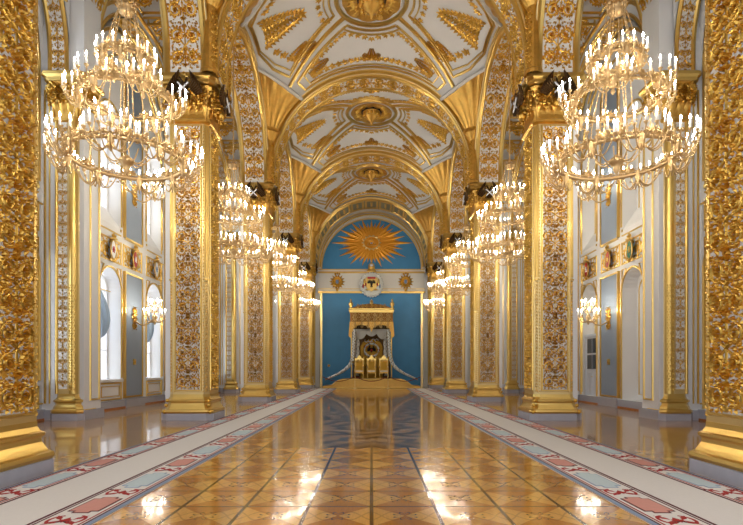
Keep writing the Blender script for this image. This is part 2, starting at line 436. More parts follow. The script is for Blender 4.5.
    def spray(p, a, L, n=9, k_=None):                  # leafy triangle
        c, s_ = math.cos(a), math.sin(a)
        ridge(h_, dens([p, (p[0]+c*L, p[1]+s_*L)]), L*.03, .06, goldo, Tv, .01)
        for i in range(n):
            q = (p[0]+c*L*i/n, p[1]+s_*L*i/n); l = L*.42*(1-i/n)+.08
            for sd in (-1, 1):
                for an, ll in ((.85, .55), (1.5, .5), (.3, .5)): leaf(h_, q, a+sd*an, l*ll, l*.07, .05, goldo, Tv, .01)
                t_ = (q[0]+math.cos(a+sd*1.0)*l*.6, q[1]+math.sin(a+sd*1.0)*l*.6)
                for an in (-1.2, -.4, .4, 1.2): leaf(h_, t_, a+sd*1.0+an, l*.42, l*.08, .05, goldo, Tv, .01)
    for o in (1, -1):
        scallop([(2.75, o*3.3), (-2.75, o*3.3)], (0, o*2.2)); scallop([(1.25, o*1.72), (0, o*2.12), (-1.25, o*1.72)], (0, o*3.2), .12)
        scallop([(1.4, o*1.8), (2.75, o*2.8)], (0, o*3), .12); scallop([(-1.4, o*1.8), (-2.75, o*2.8)], (0, o*3), .12)
        spray((0, o*3.28), -o*PI/2, .62); spray((.1, o*3.28), -o*.9, .45, 6); spray((-.1, o*3.28), -o*PI/2-o*.7, .45, 6)
        for q in (1, -1): spray((q*2.85, o*3.15), math.atan2(-o*.42, -q*1), .95)
        for q in (1, -1):
            spray((o*3.45, q*2.1), math.atan2(-q*.9, -o*.95), .9); spray((o*3.2, q*1.9), math.atan2(-q*.2, -o*1), .8)
            scallop([(o*1.75, q*.95), (o*3.35, q*2.15)], (o*3, 0), .13); scallop([(o*3.6, q*1.95), (o*4.1, q*1.3)], (o*2.8, 0), .16)
        d0 = PI if o > 0 else 0
        for k in range(11):      # a ragged arrow of leaves pointing at the rosette
            f = k/10; hw = .62*(1-f)**.8+.03; xx = o*(4.35-1.5*f)
            for sd in (-1, 1):
                nn_ = max(1, int(hw/.17))
                for j in range(nn_+1):
                    yy = sd*hw*j/nn_
                    for an in (-1.1, 0, 1.1): leaf(h_, (xx, yy), d0+an+sd*(-o)*.9*j/nn_, .24, .065, .06, goldo, Tv, .01)
                leaf(h_, (xx, sd*hw), d0-o*sd*1.0, .34, .08, .06, goldo, Tv, .01); leaf(h_, (xx, sd*hw), d0-o*sd*1.7, .26, .07, .06, goldo, Tv, .01)
        scallop([(o*2.0, .8), (o*2.1, 0), (o*2.0, -.8)], (o*3.2, 0), .12)
    h_.build('gilded_foliage', root)
    return root
vault = make_vault(); vault.location.y = BC[2]; cache_kids()
for i in (0, 1, 3, 4):
    c = fast_copy(vault); c.location.y = BC[i]

# ---- transverse arches over the nave
def arch_map(r, zc, z0, axis='x'):     # (s,t,n): s from the left foot, t across, n towards the opening
    st = zc-z0
    def T(s, t, n):
        if s < st: a, b = -(r-n), z0+s
        elif s > st+PI*r: a, b = (r-n), zc-(s-st-PI*r)
        else:
            q = (s-st)/r; a, b = -(r-n)*math.cos(q), zc+(r-n)*math.sin(q)
        return (a, t, b) if axis == 'x' else (t, a, b)
    return T, 2*st+PI*r
def arch_mesh(r, zc, z0, wd, thick, axis, relief=True, pitch=.62, mm=gold, ground=cream, seg=40, meander=False):
    m = MB(); T, L = arch_map(r, zc, z0, axis); k = seg
    P = [L*i/k for i in range(k+1)]
    # section: face, edge mould, recessed soffit panel
    sec = [(-wd/2, -thick, mm), (-wd/2, .0, mm), (-wd/2+.05, .05, mm), (-wd/2+.14, .05, mm), (-wd/2+.18, .0, mm), (wd/2-.18, .0, ground), (wd/2-.14, .05, mm), (wd/2-.05, .05, mm), (wd/2, 0, mm), (wd/2, -thick, mm)]
    for q in range(len(sec)-1):
        (t0, n0, _), (t1, n1, mt) = sec[q], sec[q+1]
        vs = []; 
        for s in P: vs += [T(s, t0, n0), T(s, t1, n1)]
        m.add(vs, [(2*i, 2*i+1, 2*i+3, 2*i+2) for i in range(k)], mt, None, True)
    if relief: 
        if meander:
            p = 1.15; n = int(L/p)
            for i in range(n):
                s = L*(i+.5)/n; hh = p*.42; ww = wd*.5-.3
                frame(m, s-hh, s+hh, -ww, ww, .10, .05, gold, T, 0)
                strip(m, [(s, -ww*.6), (s, ww*.6)], .10, .05, gold, T)
        else: scroll(m, .15, L-.15, wd-.42, T, goldo, pitch=pitch, h=.06, step=2.0, fill=26)
    # keel lines at the arch faces
    for sd in (-1, 1):
        pts = [T(s, sd*(wd/2+.02), -.08) for s in P]; m.tube(pts, .045, goldp, 6)
        pts = [T(s, sd*(wd/2+.02), -thick+.06) for s in P]; m.tube(pts, .05, goldp, 6)
    return m
am = arch_mesh(4.72, ZC, Z0, 1.22, .36, 'x', pitch=.7)
tn = [0]
def trim(mbo, loc=(0, 0, 0)):
    tn[0] += 1; o = mbo.build('trim_%d' % tn[0], None, loc) if isinstance(mbo, MB) else mbo
    o['kind'] = 'structure'; return o
def trim_copy(o, loc, sc=None):
    tn[0] += 1; c = o.copy(); C.objects.link(c); c.name = 'trim_%d' % tn[0]; c.location = loc; c['kind'] = 'structure'
    if sc: c.scale = sc
    return c
ta = trim(am, (0, PC[1], 0))
for i in (0, 2, 3): trim_copy(ta, (0, PC[i], 0))
trim(arch_mesh(4.72, ZC, Z0, 2.5, .2, 'x', ground=meand, meander=True), (0, PC[4]+.52, 0))
# fill above transverse arches (between neighbouring vault bays)
# ---- arcade arches, between pillars on each side
aa = arch_mesh(3.74, 10.85, Z0, 1.26, .3, 'y', pitch=.66)
t0 = trim(aa, (-PX, BC[2], 0))
for sx in (-1, 1):
    for i in (1, 2, 3, 4):
        if not (sx < 0 and i == 2): trim_copy(t0, (sx*PX, BC[i], 0))
# solid masonry above the arcade and in the pillar blocks above the springing
for sx in (-1, 1):
    m = MB(); x0, x1 = sx*5.02, sx*6.12
    for c_ in BC[1:5]:
        n = 24
        for xx in (x0, x1):
            vs = []
            for i in range(n+1):
                q = PI*i/n; vs += [(xx, c_-4.0*math.cos(q), 10.85+4.0*math.sin(q)), (xx, c_-4.0*math.cos(q), 17.2)]
            m.add(vs, [(2*i, 2*i+1, 2*i+3, 2*i+2) for i in range(n)], cream)
    for p_ in PC:
        m.box(min(x0, x1), max(x0, x1), p_-.58, p_+.58, 10.4, 17.2, gold)
    trim(m)
m = MB(); m.box(-11.3, 11.3, -2.5, BACK+1, 17.25, 17.5, cream); struct('ceiling', m)

# ---- aisle vaults
AX0, AX1 = 6.16, 9.0
def make_aisle():
    a, b = 1.92, 3.95
    f = lambda x, y: vz(x, y, a, b, 4.6, 4.3, 4.0, 10.9)
    m = MB(); m.grid(26, 34, lambda i, j: (-a*math.cos(PI*i), -b*math.cos(PI*j), f(-a*math.cos(PI*i), -b*math.cos(PI*j))), vaultm)
    root = struct('ceiling', m)
    def T(x, y, n=0): x = max(-a+.02, min(a-.02, x)); y = max(-b+.02, min(b-.02, y)); return (x, y, f(x, y)-n*1.3)
    g = MB()
    for sy in (-1, 1):
        for (y0, y1) in ((.2, 1.7), (1.95, 3.2)):
            for e in (0, .14): frame(g, -1.25+e, 1.25-e, sy*(y0+e) if sy > 0 else sy*(y1-e), sy*(y1-e) if sy > 0 else sy*(y0+e), .045, .05, gold, T)
            sc = lambda s, t, n, y0=y0, y1=y1, sy=sy: T(s, sy*(y0+y1)/2+t, n+.02)
            scroll(g, -1.05, 1.05, (y1-y0)*.7, sc, goldo, pitch=.7, h=.06)
    g.build('gilded_panels', root)
    return root
av = make_aisle(); av.location = (-8.08, BC[2], 0); cache_kids()
for sx in (-1, 1):
    for i in (0, 1, 2, 3, 4):
        if not (sx < 0 and i == 2): c = fast_copy(av); c.location = (sx*8.08, BC[i], 0)
# aisle transverse arches (elliptical) pillar -> wall pier
def aisle_arch():
    m = MB(); r, rz, zc = 1.42, 3.9, 10.75; n = 28; wd = 1.2
    def T(s, t, n_): # s 0..L
        q = s/3.4*PI; return (-(r-n_)*math.cos(q), t, zc+(rz-n_)*math.sin(q))
    P = [3.4*i/n for i in range(n+1)]
    sec = [(-wd/2, -.4, gold), (-wd/2, 0, gold), (-wd/2+.05, .05, gold), (-wd/2+.14, .05, gold), (-wd/2+.18, 0, gold), (wd/2-.18, 0, cream), (wd/2-.14, .05, gold), (wd/2, 0, gold), (wd/2, -.4, gold)]
    for q in range(len(sec)-1):
        (a, n0, _), (b, n1, mt) = sec[q], sec[q+1]; vs = []
        for s in P: vs += [T(s, a, n0), T(s, b, n1)]
        m.add(vs, [(2*i, 2*i+1, 2*i+3, 2*i+2) for i in range(n)], mt, None, True)
    scroll(m, .05, 3.35, .8, T, goldo, pitch=.3, h=.06)
    # spandrel face above
    for yy in (-wd/2+.03, wd/2-.03):
        vs = []
        for s in P: x, _, z = T(s, 0, -.35); x = max(-1.9, min(1.9, x)); vs += [(x, yy, z), (x, yy, 17.2)]
        m.add(vs, [(2*i, 2*i+1, 2*i+3, 2*i+2) for i in range(n)], golde)
    return m
t1 = trim(aisle_arch(), (-7.6, PC[1], 0))
for sx in (-1, 1):
    for i in (0, 1, 2, 3, 4):
        if not (sx < 0 and i == 1): trim_copy(t1, (sx*7.6, PC[i], 0), (sx*-1, 1, 1))
# spandrel above nave transverse arches
for p_ in PC:
    m = MB(); n = 32
    for yy in (p_-.55, p_+.55):
        vs = []
        for i in range(n+1):
            q = PI*i/n; vs += [(-4.84*math.cos(q), yy, ZC+4.84*math.sin(q)), (-5.0*math.cos(q), yy, 17.2)]
        m.add(vs, [(2*i, 2*i+1, 2*i+3, 2*i+2) for i in range(n)], vaultm)
    trim(m)

# ---- outer walls with two tiers of arched openings in each bay
NI = (-1.85, 2.15); NH = .82            # niche centres and half width in a bay
OFF = .78                              # bay features sit slightly beyond the middle
def wall_mesh(sx, closed):
    m = MB(); X = sx*WX; D = sx*.55
    def tier(z0, z1, zb, zs, y0, y1, ops):
        cur = y0
        for yc in ops:
            m.add([(X, cur, z0), (X, yc-NH, z0), (X, yc-NH, z1), (X, cur, z1)], [(0, 1, 2, 3)], white)
            m.add([(X, yc-NH, z0), (X, yc+NH, z0), (X, yc+NH, zb), (X, yc-NH, zb)], [(0, 1, 2, 3)], white)
            arc_ = [(yc-NH*math.cos(PI*i/16), zs+NH*math.sin(PI*i/16)) for i in range(17)]
            vs = []
            for y, z in arc_: vs += [(X, y, z), (X, y, z1)]
            m.add(vs, [(2*i, 2*i+1, 2*i+3, 2*i+2) for i in range(16)], white)
            out = [(yc-NH, zb)]+arc_+[(yc+NH, zb)]
            vs = []
            for y, z in out: vs += [(X, y, z), (X+D, yc+(y-yc)*.82, z-.0)]
            k = len(out); m.add(vs, [(2*i, 2*i+1, 2*((i+1) % k)+1, 2*((i+1) % k)) for i in range(k)], white)
            cur = yc+NH
        m.add([(X, cur, z0), (X, y1, z0), (X, y1, z1), (X, cur, z1)], [(0, 1, 2, 3)], white)
    ops = [c+OFF+q for c in BC[1:5] for q in NI]
    tier(0, 6.75, .33 if closed else 1.15, 4.6, -2.5, BACK+.6, ops)
    tier(6.75, 17.2, 7.1, 10.9, -2.5, BACK+.6, ops)
    return m, ops
wl, ops = wall_mesh(-1, False); struct('wall_left', wl)
wr, _ = wall_mesh(1, True)
for y in ops: pass
struct('wall_right', wr)
m = MB()     # blind backs of the right-hand niches, with a gilt line each
for y in ops:
    for z0, z1, zs in ((1.15, 5.5, 4.6), (7.1, 11.8, 10.9)):
        if z0 < 2: z0 = .3
        m.box(WX+.5, WX+.56, y-NH, y+NH, z0, z1+.2, white)
        T = lambda a, b, n: (WX+.5-n, a, b)
        k = .48
        strip(m, [(y-k, z0+.25), (y-k, zs)]+[(y-k*math.cos(PI*i/10), zs+k*math.sin(PI*i/10)) for i in range(1, 10)]+[(y+k, zs), (y+k, z0+.25), (y-k, z0+.25)], .03, .03, gold, T)
trim(m)
# gilt mouldings, silk panels and marble skirting of one bay (local y), copied to every bay and side
def bay_trim(dado=True):
    root_m = MB(); g = root_m; T = lambda a, b, n: (n, a, b)     # a along, b up, n towards the nave
    def arched(yc, k, z0, zs, wd=.035, mm=gold, h=.05):
        strip(g, [(yc-k, z0), (yc-k, zs)]+[(yc-k*math.cos(PI*i/14), zs+k*math.sin(PI*i/14)) for i in range(1, 14)]+[(yc+k, zs), (yc+k, z0)], wd, h, mm, T)
    for q in NI:
        arched(q, NH+.05, 1.2 if dado else .35, 4.6, .04); arched(q, NH+.05, 7.2, 10.9, .04)
        if dado: frame(g, q-NH, q+NH, .38, 1.0, .035, .04, gold, T); frame(g, q-NH+.14, q+NH-.14, .5, .88, .02, .03, gold, T)
        frame(g, q-NH, q+NH, 5.72, 6.55, .035, .04, gold, T)
        if dado: g.box(0, .09, q-NH-.06, q+NH+.06, 1.05, 1.15, white)
        scroll(g, 5.76-.0, 6.51, 1.45, lambda s, t, n, q=q: (n+.01, q+t, s), goldo, pitch=.75, h=.035, fill=3)
        for sd in (-1, 1):   # small corner triangles above the arches
            p = [(q+sd*NH, 5.5), (q+sd*NH, 4.9), (q+sd*(NH-.32), 5.5)]; strip(g, p+[p[0]], .025, .04, gold, T)
        for sd in (-1, 1): strip(g, [(q+sd*NH, 7.0), (q+sd*NH, 7.1)], .03, .04, gold, T)
        strip(g, [(q-NH, 6.85), (q+NH, 6.85)], .03, .04, gold, T)
        g.add([(0, q-NH, 7.1), (0, q+NH, 7.1), (-.5, q+NH*.82, 7.9), (-.5, q-NH*.82, 7.9)], [(0, 1, 2, 3)], white)   # sloping sill
    frame(g, -.82, .82, 5.72, 6.55, .035, .04, gold, T)
    scroll(g, 5.76, 6.51, 1.45, lambda s, t, n: (n+.01, t, s), goldo, pitch=.75, h=.035, fill=3)
    g.box(0, .06, -.78, .78, .42, 5.45, greyp); frame(g, -.78, .78, .42, 5.45, .05, .10, gold, T)
    g.box(0, .06, -.78, .78, 6.85, 12.9, greyp)
    g.prism([(.78*math.cos(PI*i/14), 12.9+.78*math.sin(PI*i/14)) for i in range(15)], .06, greyp, T)
    arched(0, .78, 6.85, 12.9, .05, gold, .1); strip(g, [(-.78, 6.85), (.78, 6.85)], .05, .1, gold, T)
    g.box(0, .12, -4.57, 4.57, 0, .06, woodb); g.box(0, .1, -4.57, 4.57, .06, .32, marb); g.box(.1, .16, -.86, .86, .0, .34, marb)
    # piers' gilt lines and the great wall arches
    for sd in (-1, 1):
        frame(g, sd*3.2-.3, sd*3.2+.3, .5, 6.55, .03, .04, gold, T) if sd < 0 else frame(g, 2.9, 3.5, .5, 6.55, .03, .04, gold, T)
        strip(g, [(sd*2.95, 7.0), (sd*2.95, 10.6)], .03, .04, gold, T)
    for r_, wd in ((3.75, .07), (3.35, .04), (2.95, .05)):
        strip(g, [(-r_*math.cos(PI*i/30), 11.0+r_*1.1*math.sin(PI*i/30)) for i in range(31)], wd, .07, gold, T)
    return g
bt = trim(bay_trim(), (-WX, BC[2]+OFF, 0))
for i in (1, 3, 4): trim_copy(bt, (-WX, BC[i]+OFF, 0))
br = trim(bay_trim(False), (WX, BC[1]+OFF, 0)); br.scale = (-1, 1, 1)
for i in (2, 3, 4): trim_copy(br, (WX, BC[i]+OFF, 0), (-1, 1, 1))

# wall arches standing before the outer walls, with gilded soffit and ornamented spandrels
def wall_arch():
    r, zc, z0 = 3.86, 11.05, 10.4; m = MB(); T, L = arch_map(r, zc, z0, 'y'); k = 40; P = [L*i/k for i in range(k+1)]
    sec = [(.32, -.05, white), (.32, 0, white), (.24, .04, gold), (.18, 0, gold), (-.18, 0, cream), (-.24, .04, gold), (-.32, 0, gold), (-.32, -.2, gold)]
    for q in range(len(sec)-1):
        (t0_, n0, _), (t1_, n1, mt) = sec[q], sec[q+1]; vs = []
        for s_ in P: vs += [T(s_, t0_, n0), T(s_, t1_, n1)]
        m.add(vs, [(2*i, 2*i+1, 2*i+3, 2*i+2) for i in range(k)], mt, None, True)
    scroll(m, .1, L-.1, .36, T, goldo, pitch=.4, h=.05)
    vs = []
    for i in range(k+1):
        q = PI*i/k; vs += [(.32, -r*math.cos(q), zc+r*math.sin(q)), (.32, -(r+.2)*math.cos(q) if 0 < i < k else -(r+.2)*math.cos(q), 17.2)]
    m.add(vs, [(2*i, 2*i+1, 2*i+3, 2*i+2) for i in range(k)], white)
    F = lambda a, b, n: (.32+n, a, b)
    for rr_, wd in ((r+.12, .06), (r+.5, .04)): strip(m, [(-rr_*math.cos(a), zc+rr_*math.sin(a)) for a in [PI*(.12+.76*i/30) for i in range(31)]], wd, .05, gold, F)
    for sd in (-1, 1):
        tri_ = [(sd*3.55, 15.1), (sd*1.7, 15.1)]+[(sd*(r+.45)*math.cos(a), zc+(r+.45)*math.sin(a)) for a in [1.15-.09*i for i in range(8)]]+[(sd*3.55, 13.7)]
        strip(m, tri_+[tri_[0]], .04, .05, gold, F)
        rnd = random.Random(3)
        for i in range(160):
            a, b = rnd.uniform(1.8, 3.5), rnd.uniform(13.6, 15.05)
            if math.hypot(a, b-zc) > r+.55: leaf(m, (sd*a, b), rnd.uniform(0, 6.28), .26, .07, .07, goldo, F)
        frame(m, *( (.25, 3.4) if sd > 0 else (-3.4, -.25)), 15.7, 16.8, .05, .05, gold, F)
        scroll(m, (.4 if sd > 0 else -3.25), (3.25 if sd > 0 else -.4), .8, lambda s, t, n: (.32+n, s, 16.25+t), goldo, pitch=.7, h=.07)
    strip(m, [(-3.7, 15.4), (3.7, 15.4)], .1, .06, goldo, F)
    return m
wa = trim(wall_arch(), (-9.45, BC[2], 0))
for sx in (-1, 1):
    for i in (1, 2, 3, 4):
        if not (sx < 0 and i == 2): trim_copy(wa, (sx*9.45, BC[i], 0), (1 if sx < 0 else -1, 1, 1))
# windows in the left wall, closed behind by daylight
wn_ = [0]
def make_window(y, zb, zs, curtain):
    wn_[0] += 1; X = -WX-.5; k = NH*.8
    m = MB(); T = lambda a, b, n: (X+n, a, b)
    strip(m, [(y-k, zb), (y-k, zs)]+[(y-k*math.cos(PI*i/12), zs+k*math.sin(PI*i/12)) for i in range(1, 12)]+[(y+k, zs), (y+k, zb), (y-k, zb)], .06, .06, white, T)
    strip(m, [(y, zb), (y, zs+k)], .03, .05, white, T)
    for z in (zb+(zs-zb)*.33, zb+(zs-zb)*.66, zs): strip(m, [(y-k, z), (y+k, z)], .025, .05, white, T)
    o = m.build('window_%d' % wn_[0]); o['kind'] = 'structure'
    p = MB(); p.prism([(y-k, zb), (y+k, zb)]+[(y+k*math.cos(PI*i/12), zs+k*math.sin(PI*i/12)) for i in range(13)], .012, glassm, T); p.build('pane', o)
    window_light(X-.35, y, (zb+zs+k)/2, 2*k+.3, zs+k-zb+.3, -1, WIN_W)
for bi in (1, 2, 3, 4):
    for q in NI:
        make_window(BC[bi]+OFF+q, 1.15, 4.6, False); make_window(BC[bi]+OFF+q, 7.1, 10.9, False)

# back wall
m = MB()
m.box(-11.3, 11.3, BACK+.2, BACK+.5, 0, 17.2, white)
struct('wall_back', m)
m = MB(); TB = lambda a, b, n: (a, BACK+.2-n, b)
m.box(-4.42, 4.42, BACK+.1, BACK+.2, 0, 8.2, blue)
m.prism([(4.35*math.cos(PI*i/40), 10.3+4.4*math.sin(PI*i/40)) for i in range(41)], .1, blue, TB)
m.box(-4.62, 4.62, BACK+.02, BACK+.2, 8.2, 10.3, cream)
for z, hh in ((8.2, .16), (8.55, .05), (10.25, .06), (9.95, .14)): m.box(-4.7, 4.7, BACK-.06, BACK+.1, z, z+hh, gold)
strip(m, [(-4.4*math.cos(PI*i/40), 10.35+4.4*math.sin(PI*i/40)) for i in range(41)], .09, .2, goldp, TB)
for sx in (-1, 1):
    m.box(sx*4.42-.1, sx*4.42+.1, BACK, BACK+.2, 0, 8.2, goldp); m.box(sx*4.75-.18, sx*4.75+.18, BACK-.05, BACK+.2, 0, 8.2, cream); m.box(sx*5.0-.08, sx*5.0+.08, BACK-.08, BACK+.2, 0, 10.3, gold)
m.box(-.06, .06, BACK+.04, BACK+.2, 0, .1, gold)
trim(m)
# wall around the apse arch
m = MB(); vs = []; n = 32
for i in range(n+1):
    q = PI*i/n; vs += [(-4.45*math.cos(q), BACK+.05, 10.35+4.45*math.sin(q)), (-6.0*math.cos(q), BACK+.05, 10.35+7*math.sin(q))]
m.add(vs, [(2*i, 2*i+1, 2*i+3, 2*i+2) for i in range(n)], cream)
for r_, mm in ((4.52, gold), (4.72, goldp)): strip(m, [(-r_*math.cos(PI*i/40), 10.5+r_*1.02*math.sin(PI*i/40)) for i in range(41)], .07, .12, mm, lambda a, b, n: (a, BACK+.05-n, b))
trim(m)

# outer wall piers with gilded pilasters (front faces the camera)
def pier():
    m = MB()      # local: x towards the nave is +, wall at x=0
    m.box(-.02, 1.28, -.62, .35, .2, 17.2, white)
    m.box(-.02, 1.34, -.69, .45, 0, .3, marb)
    strip(m, [(.1, .5), (.1, 10)], .03, .04, gold, lambda a, b, n: (a, -.62-n, b)); strip(m, [(.24, .5), (.24, 10)], .02, .04, gold, lambda a, b, n: (a, -.62-n, b))
    cx = .80
    m.square_loft([(.50, 0), (.50, .2), (.48, .21)], marb, .12, cx, -.32)
    m.square_loft([(.50, .21), (.51, .26), (.50, .31), (.46, .34), (.45, .4), (.42, .47), (.42, .53), (.45, .56), (.45, .61), (.41, .64), (.39, .72), (.385, .8)], gold, .14, cx, -.32)
    m.square_loft([(.38, .78), (.38, 9.1)], goldp, .12, cx, -.32)
    yf = -.70
    T = lambda s, t, n: (cx-.12+t, yf-n, s)
    m.add([T(.95, -.13, .006), T(9.0, -.13, .006), T(9.0, .13, .006), T(.95, .13, .006)], [(0, 1, 2, 3)], cream)
    scroll(m, 1.0, 8.95, .26, T, goldo, pitch=.32, h=.04)
    m.tube([(cx+.22, yf-.02, .8), (cx+.22, yf-.02, 9.1)], .13, gold, 12)
    m.tube([(cx-.31, yf+.01, .8), (cx-.31, yf+.01, 9.1)], .05, gold, 8)
    for k in range(40):
        for j in range(4):
            q = (j-1.5)*.5; z = .9+k*.08
            leaf(m, (z, 0), .8 if k % 2 else -.8, .10, .028, .02, goldo, lambda s, t, n, q=q: (cx+.22+(.13+n)*math.sin(q+t*4), yf-.02-(.13+n)*math.cos(q+t*4), s))
    # capital
    m.square_loft([(.38, 9.0), (.44, 9.04), (.44, 9.12), (.39, 9.16), (.39, 9.5), (.46, 10.0), (.54, 10.15)], golde, .1, cx, -.32)
    m.square_loft([(.58, 10.15), (.60, 10.2), (.60, 10.26), (.66, 10.32), (.66, 10.4), (.62, 10.44)], gold, .1, cx, -.32)
    for row, (z, L_) in enumerate(((9.15, .42), (9.5, .5))):
        for k in range(4-row):
            x = (k-(3-row)/2)*.22
            for rot in (0, 1, -1):
                def P(a, b, z_, rot=rot):
                    return (cx+a, -.32-b, z_) if rot == 0 else (cx+rot*b, -.32+a, z_)
                m.grid(6, 3, lambda i, j: P(x+(j-.5)*.22*(1-.5*i*i), .40+.04*row+.2*i*i-.08*abs(j-.5), z+L_*math.sin(i*1.8)), golde)
                m.ball(P(x, .56+.04*row, z+L_*.93), .05, .05, .05, goldo, 6, 4)
    for rot in (0, 1, -1):
        def P(a, b, z_, rot=rot): return (cx+a, -.32-b, z_) if rot == 0 else (cx+rot*b, -.32+a, z_)
        scroll(m, -.45, .45, .5, lambda s, t, n: P(s, .5+n, 9.85+t), goldo, pitch=.3, h=.12)
        for sd in (-1, 1):
            m.tube([P(sd*(.40+.14*(1-i/18)*math.cos(1.5+i*.45)), .56, 9.98+.14*(1-i/18)*math.sin(1.5+i*.45)) for i in range(16)], .04, goldo, 6)
    TN = lambda a, b, n: (1.28+n, a, b)
    frame(m, -.3, .22, .6, 8.7, .03, .04, gold, TN)
    return m
pr = trim(pier(), (-WX, PC[1], 0))
for sx in (-1, 1):
    for i in (0, 1, 2, 3, 4):
        if not (sx < 0 and i == 1): trim_copy(pr, (sx*WX, PC[i], 0), (1 if sx < 0 else -1, 1, 1))

# door in the right-hand niche
yd = BC[2]+OFF+NI[1]-.02
m = MB(); T = lambda a, b, n: (WX+.22-n, yd+a, b)
m.box(WX+.14, WX+.22, yd-.70, yd+.70, .05, 3.1, doorm); m.box(WX+.14, WX+.5, yd-.74, yd+.74, 3.1, 3.16, doorm)
frame(m, -.66, .66, .08, 3.06, .05, .12, doorm, T)
d = m.build('door_1'); d['kind'] = 'structure'
m = MB()
for a0, a1 in ((-.5, -.04), (.04, .5)):
    for b0, b1 in ((1.55, 2.2), (2.28, 2.95)): m.box(WX+.12, WX+.145, yd+a0, yd+a1, b0, b1, dglass)
    frame(m, a0+.05, a1-.05, .25, 1.35, .02, .02, doorm, lambda a, b, n: (WX+.14-n, yd+a, b))
m.build('door_pane', d)
m = MB(); m.tube([(WX+.14, yd-.04, 1.2), (WX+.07, yd-.04, 1.2), (WX+.07, yd-.16, 1.2)], .018, gold); m.build('door_handle', d)
# thing: swagged curtains hanging in the left windows
def curtain(y, z):
    m = MB()
    def fn(i, j):
        a = PI*i; u = j
        r = .34*(math.sin(PI*min(1, u*1.0))**.6)*(.55+.6*u)
        z_ = z+1.9*(1-u)-.4; wob = 1+.12*math.sin(9*a+u*7)
        return (-WX-.33+r*math.sin(a)*wob*1.1, y-.15+r*1.2*math.cos(a)*wob*.9, z_)
    m.grid(26, 16, fn, curt)
    m.tube([(-WX-.3, y-.62, z+1.5), (-WX-.3, y+.6, z+1.5)], .02, gold)
    return m
for k, q in enumerate(NI):
    o = curtain(BC[2]+OFF+q, 3.1).build('window_curtain')
    tag(o, ('pale blue gathered curtain in the arched left window left of the grey silk panel', 'pale blue gathered curtain in the arched left window behind the lower candle sconce')[k], 'curtain', 'pale blue curtains in the left windows')

